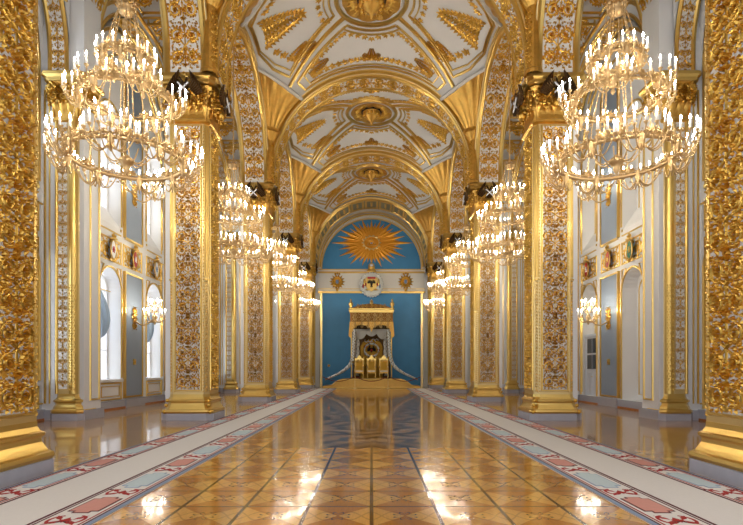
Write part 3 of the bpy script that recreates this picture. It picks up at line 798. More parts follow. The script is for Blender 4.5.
# ================================================================== PILLARS
def make_pillar():
    root = empty('pillar')
    m = MB(); m.square_loft([(.77, 0), (.77, .2), (.75, .21)], marb, .17); m.build('plinth', root)
    m = MB(); m.square_loft([(.76, .21), (.78, .26), (.77, .31), (.72, .33), (.71, .36), (.69, .40), (.66, .47), (.655, .52), (.66, .54), (.69, .57), (.69, .61), (.65, .63), (.62, .70), (.615, .78)], gold, .16)
    for sx, sy in ((1, -1), (1, 1), (-1, -1), (-1, 1)):
        if sy > 0: continue
        for z, r in ((.26, .07), (.45, .06), (.59, .06)): m.ball((sx*(.69-(z-.26)*.2), sy*(.69-(z-.26)*.2), z), r, r, r, goldo)
    m.build('base', root)
    m = MB(); m.square_loft([(.60, .72), (.60, 9.1)], goldp, .13); m.build('shaft', root)
    # ornament panels: camera side and nave side (+x)
    for name_, TF in (('front', lambda s, t, n: (t, -.60-n, s)), ('side', lambda s, t, n: (.60+n, t, s))):
        m = MB()
        m.add([TF(.9, -.36, .012), TF(8.95, -.36, .012), TF(8.95, .36, .012), TF(.9, .36, .012)], [(0, 1, 2, 3)], cream)
        frame(m, .9, 8.95, -.385, .385, .03, .03, gold, TF)
        scroll(m, .95, 8.9, .70, TF, goldo, pitch=.43, h=.075, step=2.0, seed=3, fill=34)
        m.build('ornament_panel', root)
    # corner strips with lattice below and flutes above
    for cx, cy_ in ((1, -1), (1, 1), (-1, -1)):
        m = MB(); a = math.atan2(cy_, cx); c0 = Vector((cx*.535, cy_*.535, 0)); u = Vector((-math.sin(a), math.cos(a), 0)); o_ = Vector((math.cos(a), math.sin(a), 0))
        T = lambda s, t, n: tuple(c0+u*t+o_*n+Vector((0, 0, s)))
        for k in range(34):
            z = .85+k*.1
            leaf(m, (z, -.05), .75, .13, .02, .035, goldo, T); leaf(m, (z, .05), -.75, .13, .02, .035, goldo, T)
            m.ball(T(z+.05, 0, .01), .022, .022, .022, goldp, 5, 3)
        for t in (-.055, 0, .055): m.tube([T(4.35, t, .005), T(9.0, t, .005)], .02, gold, 6)
        m.box(-.08, .08, -.02, .02, 0, .05, gold, lambda x, y, z: T(4.25+z, x, .02+y))
        m.build('corner_strip', root)
    # strips at the edges of the front and nave faces
    m = MB()
    for k in range(80):
        z = .85+k*.1
        for t in (-.435, .435):
            leaf(m, (z, t), 1.0, .07, .02, .02, goldo, lambda s, q, n: (q, -.60-n, s)); leaf(m, (z, t), 1.0, .07, .02, .02, goldo, lambda s, q, n: (.60+n, q, s))
    m.build('beading', root)
    # white backing pilaster on the aisle side
    m = MB(); m.box(-.74, -.58, -.48, .6, .2, 10.3, white); m.box(-.84, -.58, -.55, .7, 0, .21, marb); m.build('white_pilaster', root)
    # capital
    m = MB()
    m.square_loft([(.60, 9.0), (.68, 9.04), (.68, 9.12), (.61, 9.16), (.6, 9.3), (.64, 9.8), (.74, 10.1)], golde, .12)
    m.square_loft([(.80, 10.12), (.84, 10.16), (.84, 10.24), (.90, 10.3), (.90, 10.4), (.86, 10.42)], gold, .14)
    for fa in range(4):
        ca, sa = math.cos(fa*PI/2), math.sin(fa*PI/2)
        R = lambda x, y, z: (x*ca-y*sa, x*sa+y*ca, z)
        for row, (z, L_, n_, out) in enumerate(((9.14, .42, 5, .20), (9.42, .52, 4, .3))):
            for k in range(n_):
                x = (k-(n_-1)/2)*1.2/n_
                m.grid(7, 4, lambda i, j: R(x+(j-.5)*.27*(1-.45*i*i)*(1+.18*math.cos(i*18)), -.60-.03*row-out*i**2.2+.10*abs(j-.5), z+L_*math.sin(i*1.85)), golde)
                m.ball(R(x, -.62-.03*row-out*.85, z+L_*.93), .07, .05, .05, goldo, 6, 4)
        for sd in (-1, 1):    # volutes
            pts = []; 
            for i in range(20):
                a = PI*.5+i*.42; r = .20*(1-i/22); pts.append(R(sd*(.52+r*math.cos(a)*.7), -.66-.1-r*math.cos(a)*.4, 9.93+r*math.sin(a)))
            m.tube(pts, [.05*(1-i/30) for i in range(20)], goldo, 6)
            for q in range(4): m.ball(R(sd*(.3+q*.14), -.72, 9.45+q*.14), .06, .06, .08, goldo, 6, 4)
        scroll(m, -.55, .55, .55, lambda s, t, n: R(s, -.66-n, 9.8+t), goldo, pitch=.36, h=.14)
        # cherub-like mask boss
        m.ball(R(0, -.80, 9.55), .13, .09, .15, goldo, 8, 6)
    m.build('capital', root)
    # double-headed eagle with the diagonal cross, on two faces
    for k, fa in enumerate((0, PI/2)):
        e = MB(); ca, sa = math.cos(fa), math.sin(fa)
        T = lambda a, b, n: ((a)*ca-(-.92-n)*sa, (a)*sa+(-.92-n)*ca, b)
        e.ball((0, 0, 0), .10, .17, .07, bronze, 10, 6, T=lambda x, y, z: T(x, 10.12+y, z+.02))
        for sd in (-1, 1):
            for f in range(7):
                a = PI/2-sd*(.02+.11*f); l = .52-.045*f
                p = (sd*(.12+.035*f), 10.12-.035*f)
                q = (p[0]+math.cos(a)*l*.9+sd*.02, p[1]+math.sin(a)*l)
                vs = []
                d_ = Vector((q[0]-p[0], q[1]-p[1])).normalized(); nn = Vector((-d_.y, d_.x))*.045
                for fr, wdt in ((0, .8), (.5, 1.1), (.85, 1), (1, .1)):
                    c_ = (p[0]+(q[0]-p[0])*fr+sd*.42*fr*(1-fr), p[1]+(q[1]-p[1])*fr)
                    vs += [T(c_[0]+nn.x*wdt, c_[1]+nn.y*wdt, .02), T(c_[0], c_[1], .07), T(c_[0]-nn.x*wdt, c_[1]-nn.y*wdt, .02), T(c_[0], c_[1], -.01)]
                e.add(vs, [(4*i+j, 4*i+(j+1) % 4, 4*i+4+(j+1) % 4, 4*i+4+j) for i in range(3) for j in range(4)], bronze)
            e.tube([T(sd*.03, 10.24, .04), T(sd*.07, 10.33, .05), T(sd*.12, 10.40, .05), T(sd*.2, 10.37, .05)], [.045, .035, .04, .01], bronze, 6)
            e.tube([T(sd*.06, 9.98, .03), T(sd*.13, 9.88, .05), T(sd*.2, 9.85, .05)], [.03, .025, .01], bronze, 5)
        for f in range(5): leaf(e, (0, 10.0), -PI/2+(f-2)*.3, .24, .04, .05, bronze, lambda a, b, n: T(a, b, n))
        e.lathe([(.07, 0), (.09, .05), (.05, .1), (.01, .14)], gold, 8, (0, 0, 0), T=lambda x, y, z: T(x, 10.45+z, y*.5+.05))
        e.v = [(x*1.0, y, z-.2) for x, y, z in e.v]; eo = e.build('eagle_emblem', root)
        c = MB(); 
        for sd in (-1, 1): c.tube([T(-sd*.16, 9.72, .13), T(sd*.16, 10.02, .13)], .026, silver, 6)
        c.build('diagonal_cross', eo)
    return root
proto = make_pillar(); cache_kids()
ordn = ('nearest', 'second', 'third', 'fourth', 'last')
PL = {(-1, 0): 'nearest gilded scrollwork pillar on the left, cut off by the picture edge',
      (1, 0): 'nearest gilded scrollwork pillar on the right, cut off by the picture edge',
      (-1, 1): 'large gilded pillar on the left, just right of the big left chandelier',
      (1, 1): 'large gilded pillar on the right, just left of the big right chandelier',
      (-1, 2): 'third gilded pillar of the left row, middle of its row, beside second left chandelier',
      (1, 2): 'third gilded pillar of the right row, middle of its row, beside second right chandelier',
      (-1, 3): 'fourth gilded pillar of the left row, next to last before the blue wall',
      (1, 3): 'fourth gilded pillar of the right row, next to last before the blue wall',
      (-1, 4): 'farthest gilded pillar of the left row, beside the blue throne wall',
      (1, 4): 'farthest gilded pillar of the right row, beside the blue throne wall'}
first = True
for sx in (-1, 1):
    for i in range(5):
        o = proto if first else fast_copy(proto); first = False
        o.location = (sx*PX, PC[i], 0); o.scale = (-sx, 1, 1)
        tag(o, PL[(sx, i)], 'pillar', 'gilded pillars along the nave')

# ================================================================== CHANDELIERS
def candle_mesh():
    m = MB(); m.lathe([(.001, 0), (.022, 0), (.022, .17), (.012, .18), (.001, .183)], waxm, 8)
    m.lathe([(.001, .178), (.015, .195), (.020, .22), (.012, .255), (.001, .285)], flame, 6)
    return m
CM = candle_mesh()
cm_me = CM.build('candle').data; bpy.data.objects.remove(bpy.data.objects['candle'])
def candle(parent, p):
    o = bpy.data.objects.new('candle', cm_me); C.objects.link(o); o.location = p; o.parent = parent; return o
def arm_pts(p0, p1, sag):
    p0, p1 = Vector(p0), Vector(p1); out = []
    for i in range(8):
        f = i/7; q = p0.lerp(p1, f); q.z = p0.z+(p1.z-p0.z)*f**2-sag*math.sin(PI*f)**1.0*(1.15-.3*f); out.append(q)
    return out
TIERS = ((.52, -1.2, 8, 2, .16, .10), (.96, -2.08, 6, 6, .32, .18), (1.22, -3.42, 8, 8, .44, .28))  # ring radius, z, branches, candles each, reach, sag ; z=0 is crown
def chandelier_parts():
    parts = []   # (name, MB, [candle positions])
    m = MB(); m.tube([(0, 0, 4.9), (0, 0, .1)], .025, goldb, 6)
    for k in range(26): m.ball((0, 0, .3+k*.17), .045, .045, .03, goldb, 5, 3)
    parts.append(('suspension_rod', m, []))
    m = MB(); m.lathe([(.02, .3), (.06, .25), (.04, .2), (.09, .12), (.17, .08), (.19, .02), (.14, -.04), (.17, -.08), (.08, -.12), (.01, -.15)], goldb, 14)
    for k in range(12):
        a = 2*PI*k/12; m.ball((.18*math.cos(a), .18*math.sin(a), .04), .035, .035, .06, goldb, 6, 4)
        leaf(m, (.13*math.cos(a), .13*math.sin(a)), a, .15, .05, .08, goldb, lambda x, y, n: (x, y, .12+n))
    parts.append(('crown', m, []))
    # chains between levels
    levels = [(.2, -.08)]+[(t[0], t[1]) for t in TIERS]
    m = MB()
    for (r0, z0), (r1, z1), n_, in ((levels[0], levels[1], 8), (levels[1], levels[2], 8), (levels[2], levels[3], 8), ((.05, -.2), (.05, -3.5), 1), ((.2, -.1), (.45, -3.1), 4)):
        for k in range(n_):
            a = 2*PI*(k+.5)/n_; p = Vector((r0*math.cos(a), r0*math.sin(a), z0)); q = Vector((r1*math.cos(a), r1*math.sin(a), z1))
            m.tube([p, q], .011, goldb, 5); L_ = (q-p).length
            for j in range(int(L_/.11)): c = p.lerp(q, (j+.5)/int(L_/.11)); m.ball(c, .021, .021, .03, goldb, 5, 3)
    parts.append(('chains', m, []))
    m = MB(); m.lathe([(.02, -3.3), (.10, -3.36), (.17, -3.42), (.18, -3.46), (.12, -3.52), (.07, -3.58), (.08, -3.64), (.02, -3.74)], goldb, 14)
    for k in range(10):
        a = 2*PI*k/10; m.tube(arm_pts((.1*math.cos(a), .1*math.sin(a), -3.4), (.5*math.cos(a), .5*math.sin(a), -3.28), .12), .016, goldb, 5)
    parts.append(('bottom_bowl', m, []))
    for ti, (R, z, nb, nc, reach, sag) in enumerate(TIERS):
        m = MB(); n = 40
        circ = [(R*math.cos(2*PI*i/n), R*math.sin(2*PI*i/n)) for i in range(n)]
        m.tube([(x, y, z) for x, y in circ], .030+.006*ti, goldb, 8, close=True); m.tube([(x*1.01, y*1.01, z+.09) for x, y in circ], .014, goldb, 5, close=True)
        Lr = 2*PI*R
        scroll(m, 0, Lr, .2, lambda s, t, n_: ((R+.02+n_)*math.cos(s/R), (R+.02+n_)*math.sin(s/R), z+.06+t), goldb, pitch=.24, h=.05)
        for k in range(nb):     # shell crests between the branches
            a = 2*PI*(k+.5)/nb
            for j in range(7): leaf(m, (R*a, z+.08), PI/2+(j-3)*.42, .2, .035, .03, goldb, lambda s, b, n_: ((R+n_)*math.cos(s/R), (R+n_)*math.sin(s/R), b))
            m.ball((R*math.cos(a), R*math.sin(a), z+.1), .05, .05, .07, goldb, 6, 4)
        parts.append(('ring', m, []))
        for k in range(nb):
            th = 2*PI*(k+.25)/nb; b = MB(); cs = []
            rad = Vector((math.cos(th), math.sin(th), 0)); tan = Vector((-math.sin(th), math.cos(th), 0)); c0 = rad*R+Vector((0, 0, z))
            b.ball(c0, .07, .07, .09, goldb, 8, 5); b.lathe([(.01, -.3), (.05, -.24), (.03, -.18), (.08, -.08), (.05, 0)], goldb, 8, tuple(c0))
            for i in range(nc):
                f = (i/(nc-1)-.5) if nc > 1 else 0; dl = f*2.9
                if ti == 0: e = c0+rad*.10+tan*(f*.24)
                else: e = c0+rad*(reach*math.cos(dl)*.95+.02)+tan*(reach*1.15*math.sin(dl))
                e.z = z+.06+.05*math.cos(f*PI)
                b.tube(arm_pts(c0-Vector((0, 0, .05)), e-Vector((0, 0, .05)), sag), .015, goldb, 5)
                b.lathe([(.012, -.07), (.02, -.05), (.045, -.015), (.048, 0), (.02, 0)], goldb, 7, tuple(e))
                leaf(b, (0, 0), 0, .12, .03, .03, goldb, lambda x, y, n_, e=e: (e.x+rad.x*(-x)+tan.x*y, e.y-rad.y*x+tan.y*y, e.z-.16+n_))
                cs.append(tuple(e))
            parts.append(('candle_branch', b, cs))
    return parts
CP = chandelier_parts()
def lamp_light(parent, z, power, rad=.6):
    l = bpy.data.lights.new('candle_light', 'POINT'); l.energy = power; l.color = (1.0, .84, .60); l.shadow_soft_size = rad
    o = bpy.data.objects.new('candle_light', l); C.objects.link(o); o.location = (0, 0, z); o.parent = parent
ch = empty('chandelier')
for name_, m, cs in CP:
    p = m.build(name_, ch)
    for c_ in cs: candle(p, c_)
cache_kids()
# compact version for the far ones: one mesh
far = MB()
def merge(dst, src, off=(0, 0, 0)):
    o = len(dst.v); dst.v += [(a+off[0], b+off[1], c+off[2]) for a, b, c in src.v]
    mp = [dst.mid(m) for m in src.mats]
    dst.f += [[i+o for i in f] for f in src.f]; dst.mi += [mp[i] for i in src.mi]; dst.sm += src.sm
for name_, m, cs in CP:
    merge(far, m)
    for c_ in cs: merge(far, CM, c_)
ZCH = 9.72
CL = {(-1, 1): 'nearest and largest many-tiered gilt candle chandelier on the left', (1, 1): 'nearest and largest many-tiered gilt candle chandelier on the right',
      (-1, 2): 'second gilt candle chandelier of the left row, hanging before the third left pillar', (1, 2): 'second gilt candle chandelier of the right row, hanging before the third right pillar',
      (-1, 3): 'third gilt candle chandelier of the left row, small in the distance', (1, 3): 'third gilt candle chandelier of the right row, small in the distance',
      (-1, 4): 'farthest gilt candle chandelier of the left row, nearest the throne wall', (1, 4): 'farthest gilt candle chandelier of the right row, nearest the throne wall'}
farme = None
for sx in (-1, 1):
    for i in (1, 2, 3, 4):
        if i <= 2:
            o = ch if (sx, i) == (-1, 1) else fast_copy(ch)
        elif farme is None:
            o = far.build('chandelier'); farme = o.data
        else:
            o = bpy.data.objects.new('chandelier', farme); C.objects.link(o)
        o.location = (sx*PX, BC[i], ZCH); o.rotation_euler.z = .2*i*sx if i != 1 else (0 if sx < 0 else PI-.25)
        tag(o, CL[(sx, i)], 'chandelier', 'gilt candle chandeliers under the arcades')

# ================================================================== SCONCES on the grey silk panels
def make_sconce():
    root = empty('wall_sconce')      # +x towards the nave
    m = MB(); T = lambda a, b, n: (n, a, b)
    for k in range(8): leaf(m, (0, 0), k*PI/4+.39, .3, .07, .06, goldo, T)
    m.ball((0, 0, 0), .07, .12, .2, goldo)
    scroll(m, -.55, .4, .36, lambda s, t, n: (n, t, s), goldo, pitch=.32, h=.06); m.build('wall_plate', root)
    m = MB(); m.tube(arm_pts((.05, 0, -.2), (.85, 0, -.05), .2), .03, goldb, 6)
    m.lathe([(.02, -.35), (.07, -.25), (.05, -.15), (.12, -.05), (.06, .05), (.04, .5), (.08, .55), (.03, .65)], goldb, 10, (.85, 0, 0)); m.build('bracket', root)
    for (n_, r, z, a0) in ((10, .43, 0.02, 0), (6, .25, .42, .3)):
        b = MB(); cs = []
        for k in range(n_):
            a = a0+2*PI*k/n_; e = (.85+r*math.cos(a), r*math.sin(a), z+.02)
            b.tube(arm_pts((.85, 0, z-.1), (e[0], e[1], z-.03), .18), .016, goldb, 5)
            b.lathe([(.012, -.06), (.045, -.01), (.045, 0), (.02, 0)], goldb, 7, e); cs.append(e)
        p = b.build('candle_branch', root)
        for c_ in cs: candle(p, c_)
    return root
sc = make_sconce(); cache_kids(); first = True
for sx, nm in ((-1, 'left'), (1, 'right')):
    for z, lv in ((3.75, 'lower'), (8.9, 'upper')):
        o = sc if first else fast_copy(sc); first = False
        o.location = (sx*(WX-.08), BC[2]+OFF, z); o.scale = (1 if sx < 0 else -1, 1, 1)
        tag(o, '%s gilt candle sconce on the grey-blue silk panel of the %s outer wall' % (lv, nm), 'wall sconce', 'gilt candle sconces on the outer walls')
# small gold fittings on the silk panels
for sx in (-1, 1):
    m = MB(); m.box(0, .05, -.09, .09, -.12, .12, gold); m.ball((.05, 0, 0), .04, .05, .06, goldo)
    o = m.build('wall_plaque', None, (sx*(WX-.06), BC[2]+OFF, 1.85)); o.scale = (1 if sx < 0 else -1, 1, 1)
    tag(o, 'small gold plaque low on the grey-blue silk panel of the %s wall' % ('left' if sx < 0 else 'right'), 'plaque')
# heraldic shields on the frieze
def shield(x, y, sx, colr, mark, lab):
    root = empty('heraldic_shield', (x, y, 6.12)); root.scale = (1 if sx < 0 else -1, 1, 1)
    T = lambda a, b, n: (n+.02, a, b)
    m = MB(); m.prism([(.2*math.cos(t)*(1 if abs(math.sin(t)) < .8 else .9), .34*math.sin(t)) for t in [2*PI*i/20 for i in range(20)]], .05, colr, T)
    m.tube([T(.22*math.cos(2*PI*i/24), .36*math.sin(2*PI*i/24), .05) for i in range(24)], .028, gold, 6, close=True)
    m.build('shield_face', root)
    m = MB(); m.ball(T(.0, .05, .06), .03, .05, .09, mark); 
    for k in range(5): leaf(m, (0, -.02), k*1.25+.3, .14, .035, .03, mark, T, .055)
    m.build('charge', root)
    m = MB(); m.box(0.02, .16, -.13, .13, .38, .44, gold)
    for k in range(5): leaf(m, ((k-2)*.055, .44), PI/2+(2-k)*.12, .16, .03, .05, goldo, T, .05)
    m.ball(T(0, .6, .06), .04, .04, .04, gold); m.build('shield_crown', root)
    m = MB(); 
    for k in range(5): leaf(m, (0, -.36), -PI/2+(k-2)*.5, .14, .03, .06, goldo, T, .03)
    m.build('shield_pendant', root)
    tag(root, lab, 'shield', 'crowned shields on the wall friezes')
for sx, q, colr, mark, lab in (
    (-1, NI[0], silver, redm, 'white crowned shield with a red charge on the left wall frieze'),
    (-1, 0, redm, silver, 'red crowned shield on the left wall frieze, above the grey panel'),
    (-1, NI[1], silver, bluee, 'white crowned shield with a blue charge on the left wall frieze'),
    (1, NI[1], redm, silver, 'farthest red crowned shield on the right wall frieze, above the door'),
    (1, 0, redm, gold, 'red crowned shield on the right wall frieze, above the grey panel'),
    (1, NI[0], greenm, gold, 'green crowned shield on the right wall frieze')):
    shield(sx*(WX-.06), BC[2]+OFF+q, sx, colr, mark, lab)

# ================================================================== CARPETS
def make_carpet(name):
    m = MB(); y0, y1 = -2.2, 41.2; x0, x1 = 2.77, 4.72
    m.box(x0, x1, y0, y1, 0.001, .014, cr_cr)
    def st(a, b, mm, z=.018, c=y0, d=y1): m.box(a, b, c, d, .012, z, mm)
    st(x0, x0+.06, cr_gr); st(x0+.06, x0+.085, cr_dk); st(x0+.11, x0+.125, cr_rd); st(x0+.56, x0+.575, cr_dk); st(x0+.60, x0+.63, cr_dk)
    st(x1-.03, x1, cr_gr); st(x1-.06, x1-.035, cr_dk); st(x1-.10, x1-.085, cr_rd); st(x1-.47, x1-.455, cr_rd); st(x1-.53, x1-.50, cr_dk)
    for (c, hw) in ((x0+.34, .15), (x1-.28, .13)):
        k = 0; y = 5.88-2.66*4
        while y < y1-1:
            # pink and blue cartouches, notched ends
            def cart(cy_, hl, mm, z=.019):
                P = [(c-hw, cy_-hl*.8), (c-hw*.5, cy_-hl*.8), (c-hw*.5, cy_-hl), (c+hw*.5, cy_-hl), (c+hw*.5, cy_-hl*.8), (c+hw, cy_-hl*.8),
                     (c+hw, cy_+hl*.8), (c+hw*.5, cy_+hl*.8), (c+hw*.5, cy_+hl), (c-hw*.5, cy_+hl), (c-hw*.5, cy_+hl*.8), (c-hw, cy_+hl*.8)]
                m.prism([(a+(.018 if a > c else -.018), b+(.02 if b > cy_ else -.02)) for a, b in P], .006, cr_dk if mm is cr_pk else cr_gr, lambda a, b, n: (a, b, .012+n))
                m.prism(P, .009, mm, lambda a, b, n: (a, b, .012+n))
            if y > y0+.6: cart(y, .32, cr_pk)
            if y+1.33 < y1-.8 and y+1.33 > y0+.6: cart(y+1.33, .46, cr_bl)
            for s_ in (-1, 1):
                yy = y+s_*.60
                if yy < y0+.4: continue
                T = lambda a, b, n: (c+b, yy+a, .013+n)
                for sd in (-1, 1):
                    pts = [(.16*math.cos(q)*(1-q/9)+.0, sd*(.09+.1*math.sin(q)*(1-q/9))) for q in [i*.45 for i in range(12)]]
                    ridge(m, pts, .022, .006, cr_rd, T)
                    leaf(m, (0, sd*.05), sd*.6, .2, .04, .006, cr_rd, T); leaf(m, (0, sd*.05), PI-sd*.6, .2, .04, .006, cr_rd, T)
                    leaf(m, (s_*.1, sd*.12), s_*sd*1.1, .16, .03, .006, cr_dk, T)
                leaf(m, (-.1, 0), 0, .2, .06, .006, cr_rd, T)
            y += 2.66; k += 1
    # cross border at the far end
    m.box(x0, x1, y1-.3, y1-.24, .012, .018, cr_dk)
    return m
c1 = make_carpet('l').build('carpet_runner'); c1.scale = (-1, 1, 1); tag(c1, 'long cream carpet runner with red and blue border along the left pillars', 'carpet', 'carpet runners')
c2 = c1.copy(); C.objects.link(c2); c2.scale = (1, 1, 1); tag(c2, 'long cream carpet runner with red and blue border along the right pillars', 'carpet', 'carpet runners')

# ================================================================== THRONE WALL
# sunburst
m = MB(); cz = 12.62; rnd = random.Random(5)
root = empty('sunburst_relief', (0, BACK+.08, cz)); T = lambda a, b, n: (a, -n, b)
nr = 64; out = []
for i in range(nr):
    a = 2*PI*i/nr; ex = 1/math.sqrt((math.cos(a)/3.65)**2+(math.sin(a)/2.15)**2)
    L_ = ex*(1.0 if i % 4 == 0 else .84 if i % 2 == 0 else .68)*rnd.uniform(.95, 1.04)
    if L_*math.sin(a) < -2.2: L_ = -2.2/math.sin(a)
    wd = .085+.045*(i % 2 == 0); c_, s_ = math.cos(a), math.sin(a)
    vs = [T(-s_*wd*.6, c_*wd*.6, .03), T(s_*wd*.6, -c_*wd*.6, .03), T(c_*L_*.55-s_*wd*1.35, s_*L_*.55+c_*wd*1.35, .03), T(c_*L_*.55+s_*wd*1.35, s_*L_*.55-c_*wd*1.35, .03), T(c_*L_, s_*L_, .03), T(c_*.3, s_*.3, .09), T(c_*L_*.6, s_*L_*.6, .13)]
    m.add(vs, [(0, 2, 6, 5), (1, 5, 6, 3), (2, 4, 6), (3, 6, 4), (0, 5, 1)], orange)
m.prism([(1.5*math.cos(2*PI*i/40), 1.0*math.sin(2*PI*i/40)) for i in range(40)], .05, orange, T)
m.build('rays', root)
m = MB(); m.tube([T(.68*math.cos(2*PI*i/28), .55*math.sin(2*PI*i/28), .1) for i in range(28)], .05, goldp, 6, close=True)
for i in range(14): a = 2*PI*i/14; m.ball(T(.76*math.cos(a), .62*math.sin(a), .08), .11, .06, .09, goldp, 6, 4)
tri = [(-.38, -.22), (.38, -.22), (0, .36)]
m.tube([T(a, b, .14) for a, b in tri], .035, goldp, 6, close=True); m.ball(T(0, -.04, .12), .12, .05, .06, silver); m.ball(T(0, -.04, .17), .04, .03, .04, blackm)
m.build('eye_triangle', root)
tag(root, 'golden sunburst relief with an eye in a triangle on the blue tympanum', 'wall relief')
# coat of arms medallion
root = empty('coat_of_arms', (0, BACK-.2, 9.0)); 
m = MB(); m.box(-.7, .7, 0, .15, -.7, .6, ermine); m.prism([(.98*math.cos(2*PI*i/32), 1.02*math.sin(2*PI*i/32)-.1) for i in range(32)], .14, ermine, T)
for i in range(26):
    a = 2*PI*i/26; m.ball(T(.95*math.cos(a), -.1+1.0*math.sin(a), .1), .13, .1, .13, ermine, 6, 4)
m.build('mantle', root)
m = MB(); m.prism([(-.5, .5), (.5, .5), (.55, -.2), (.3, -.55), (0, -.72), (-.3, -.55), (-.55, -.2)], .06, gold, lambda a, b, n: T(a, b, n+.14))
for sd in (-1, 1):
    m.ball(T(sd*.62, .1, .16), .1, .08, .34, gold, 8, 5); m.ball(T(sd*.72, -.25, .16), .07, .07, .2, redm if sd < 0 else bluee, 8, 5); m.ball(T(sd*.5, -.1, .2), .07, .05, .16, redm, 8, 5)
    m.ball(T(sd*.35, -.55, .18), .2, .06, .08, gold, 8, 5)
m.box(-.35, .35, -.25, -.17, .38, .55, redm); m.build('supporters', root)
m = MB(); T2 = lambda a, b, n: (a, -n-.22, b)
m.ball(T2(0, 0, 0), .12, .05, .22, blackm)
for sd in (-1, 1):
    for f in range(5): leaf(m, (sd*.08, .02), (PI/2-sd*(.35+f*.3)), .36, .05, .04, blackm, T2)
    m.tube([T2(sd*.03, .15, .02), T2(sd*.08, .28, .02), T2(sd*.17, .27, .02)], [.04, .03, .01], blackm, 5)
for f in range(3): leaf(m, (0, -.12), -PI/2+(f-1)*.4, .28, .05, .04, blackm, T2)
m.build('black_eagle', root)
m = MB(); m.lathe([(.42, 0), (.45, .05), (.42, .1), (.34, .2), (.28, .3), (.30, .35), (.30, .5), (.24, .7), (.1, .8), (.06, .85), (.02, .95)], gold, 14, T=lambda x, y, z: (x, y*.35-.24, z+.95))
m.ball((0, -.3, 1.55), .18, .12, .12, silver, 8, 5); m.ball((0, -.24, 1.95), .06, .06, .1, gold, 6, 4)
m.build('crown', root)
tag(root, 'round white mantled coat of arms with black eagle and gold crown above the throne', 'coat of arms')
def gold_emblem(x, lab):
    m = MB(); T = lambda a, b, n: (a, -n, b)
    for k in range(14): a = 2*PI*k/14; leaf(m, (.1*math.cos(a), .1*math.sin(a)), a, .62, .13, .12, goldo, T)
    m.tube([T(.4*math.cos(2*PI*i/20), .4*math.sin(2*PI*i/20), .06) for i in range(20)], .06, goldo, 6, close=True)
    m.prism([(-.12, .16), (.12, .16), (.12, -.1), (0, -.22), (-.12, -.1)], .1, bluee, lambda a, b, n: T(a, b, n+.06))
    for k in range(3): m.ball(T((k-1)*.18, .74-(k != 1)*.08, .06), .09, .07, .1, goldo, 6, 4)
    m.ball(T(0, -.7, .06), .12, .06, .16, goldo, 6, 4)
    o = m.build('frieze_emblem', None, (x, BACK+.02, 9.2)); tag(o, lab, 'wall emblem', 'gold emblems on the cream frieze')
gold_emblem(-3.0, 'gold wreathed emblem on the cream frieze left of the coat of arms')
gold_emblem(3.0, 'gold wreathed emblem on the cream frieze right of the coat of arms')
m = MB(); m.ball((0, 0, 0), .12, .06, .12, orange, 8, 6); m.box(-.05, .05, -.01, .04, -.05, .05, gold)
o = m.build('wall_socket', None, (-3.75, BACK+.06, 1.85)); tag(o, 'small round gold fitting low on the blue wall left of the throne', 'wall fitting')
# dais
DY = 42.1
root = empty('dais', (0, DY, 0))
m = MB()
def dz(x):  # top outline falls towards the ends
    return .16+.60/(1+math.exp((abs(x)-3.0)/.18)) 
n = 40
prof = [(-3.95+7.9*i/n) for i in range(n+1)]
vs = []
for x in prof: vs += [(x, 0, 0), (x, 0, dz(x)*1.0), (x, 3.4, dz(x)), (x, 3.4, 0)]
m.add(vs, [(4*i+j, 4*i+(j+1) % 4, 4*i+4+(j+1) % 4, 4*i+4+j) for i in range(n) for j in range(4)]+[(0, 1, 2, 3), (4*n+3, 4*n+2, 4*n+1, 4*n)], throne)
m.build('platform', root)
m = MB()
ridge(m, [(x, dz(x)-.05) for x in prof], .045, .04, gold, lambda a, b, nn: (a, -nn, b)); ridge(m, [(x, .06) for x in prof], .04, .04, gold, lambda a, b, nn: (a, -nn, b))
m.build('gold_edging', root)
tag(root, 'wide gold stepped dais carrying the throne canopy', 'dais')
# thrones
def make_throne():
    root = empty('throne'); 
    m = MB(); m.box(-.36, .36, -.3, .3, .42, .56, throne); m.box(-.3, .3, -.27, .25, .56, .64, ermine); m.build('seat', root)
    m = MB(); m.box(-.34, .34, .24, .32, .56, 1.55, throne)
    m.prism([(-.38, 1.5), (.38, 1.5), (.38, 1.62), (.2, 1.68), (.1, 1.84), (0, 1.95), (-.1, 1.84), (-.2, 1.68), (-.38, 1.62)], .1, gold, lambda a, b, n: (a, .32-n, b))
    m.box(-.24, .24, .22, .25, .72, 1.4, gcloth)
    for sd in (-1, 1): m.ball((sd*.35, .28, 1.7), .06, .06, .1, gold, 6, 4); m.tube([(sd*.35, .28, .5), (sd*.35, .28, 1.65)], .045, gold, 6)
    scroll(m, -.25, .25, .22, lambda s, t, n: (s, .22-n, 1.5+t), goldo, pitch=.2, h=.04); m.build('backrest', root)
    for sx in (-1, 1):
        m = MB(); m.tube([(sx*.34, .28, .95), (sx*.36, 0, .98), (sx*.36, -.28, .9)], .04, gold, 6); m.tube([(sx*.36, -.26, .5), (sx*.36, -.28, .9)], .035, gold, 6); m.build('armrest', root)
        for sy in (-.26, .26):
            m = MB(); m.tube([(sx*.32, sy, .46), (sx*.35, sy, .25), (sx*.3, sy, .1), (sx*.33, sy, 0)], [.05, .055, .03, .05], gold, 6); m.build('leg', root)
    return root
th = make_throne(); cache_kids()
for k, (x, lab) in enumerate(((-1.02, 'gold throne chair standing left of the middle one under the canopy'), (0, 'gold throne chair in the middle, under the eagle arms'), (1.02, 'gold throne chair standing right of the middle one under the canopy'))):
    o = th if k == 0 else fast_copy(th); o.location = (x, DY+1.0, .775); tag(o, lab, 'throne', 'three throne chairs')
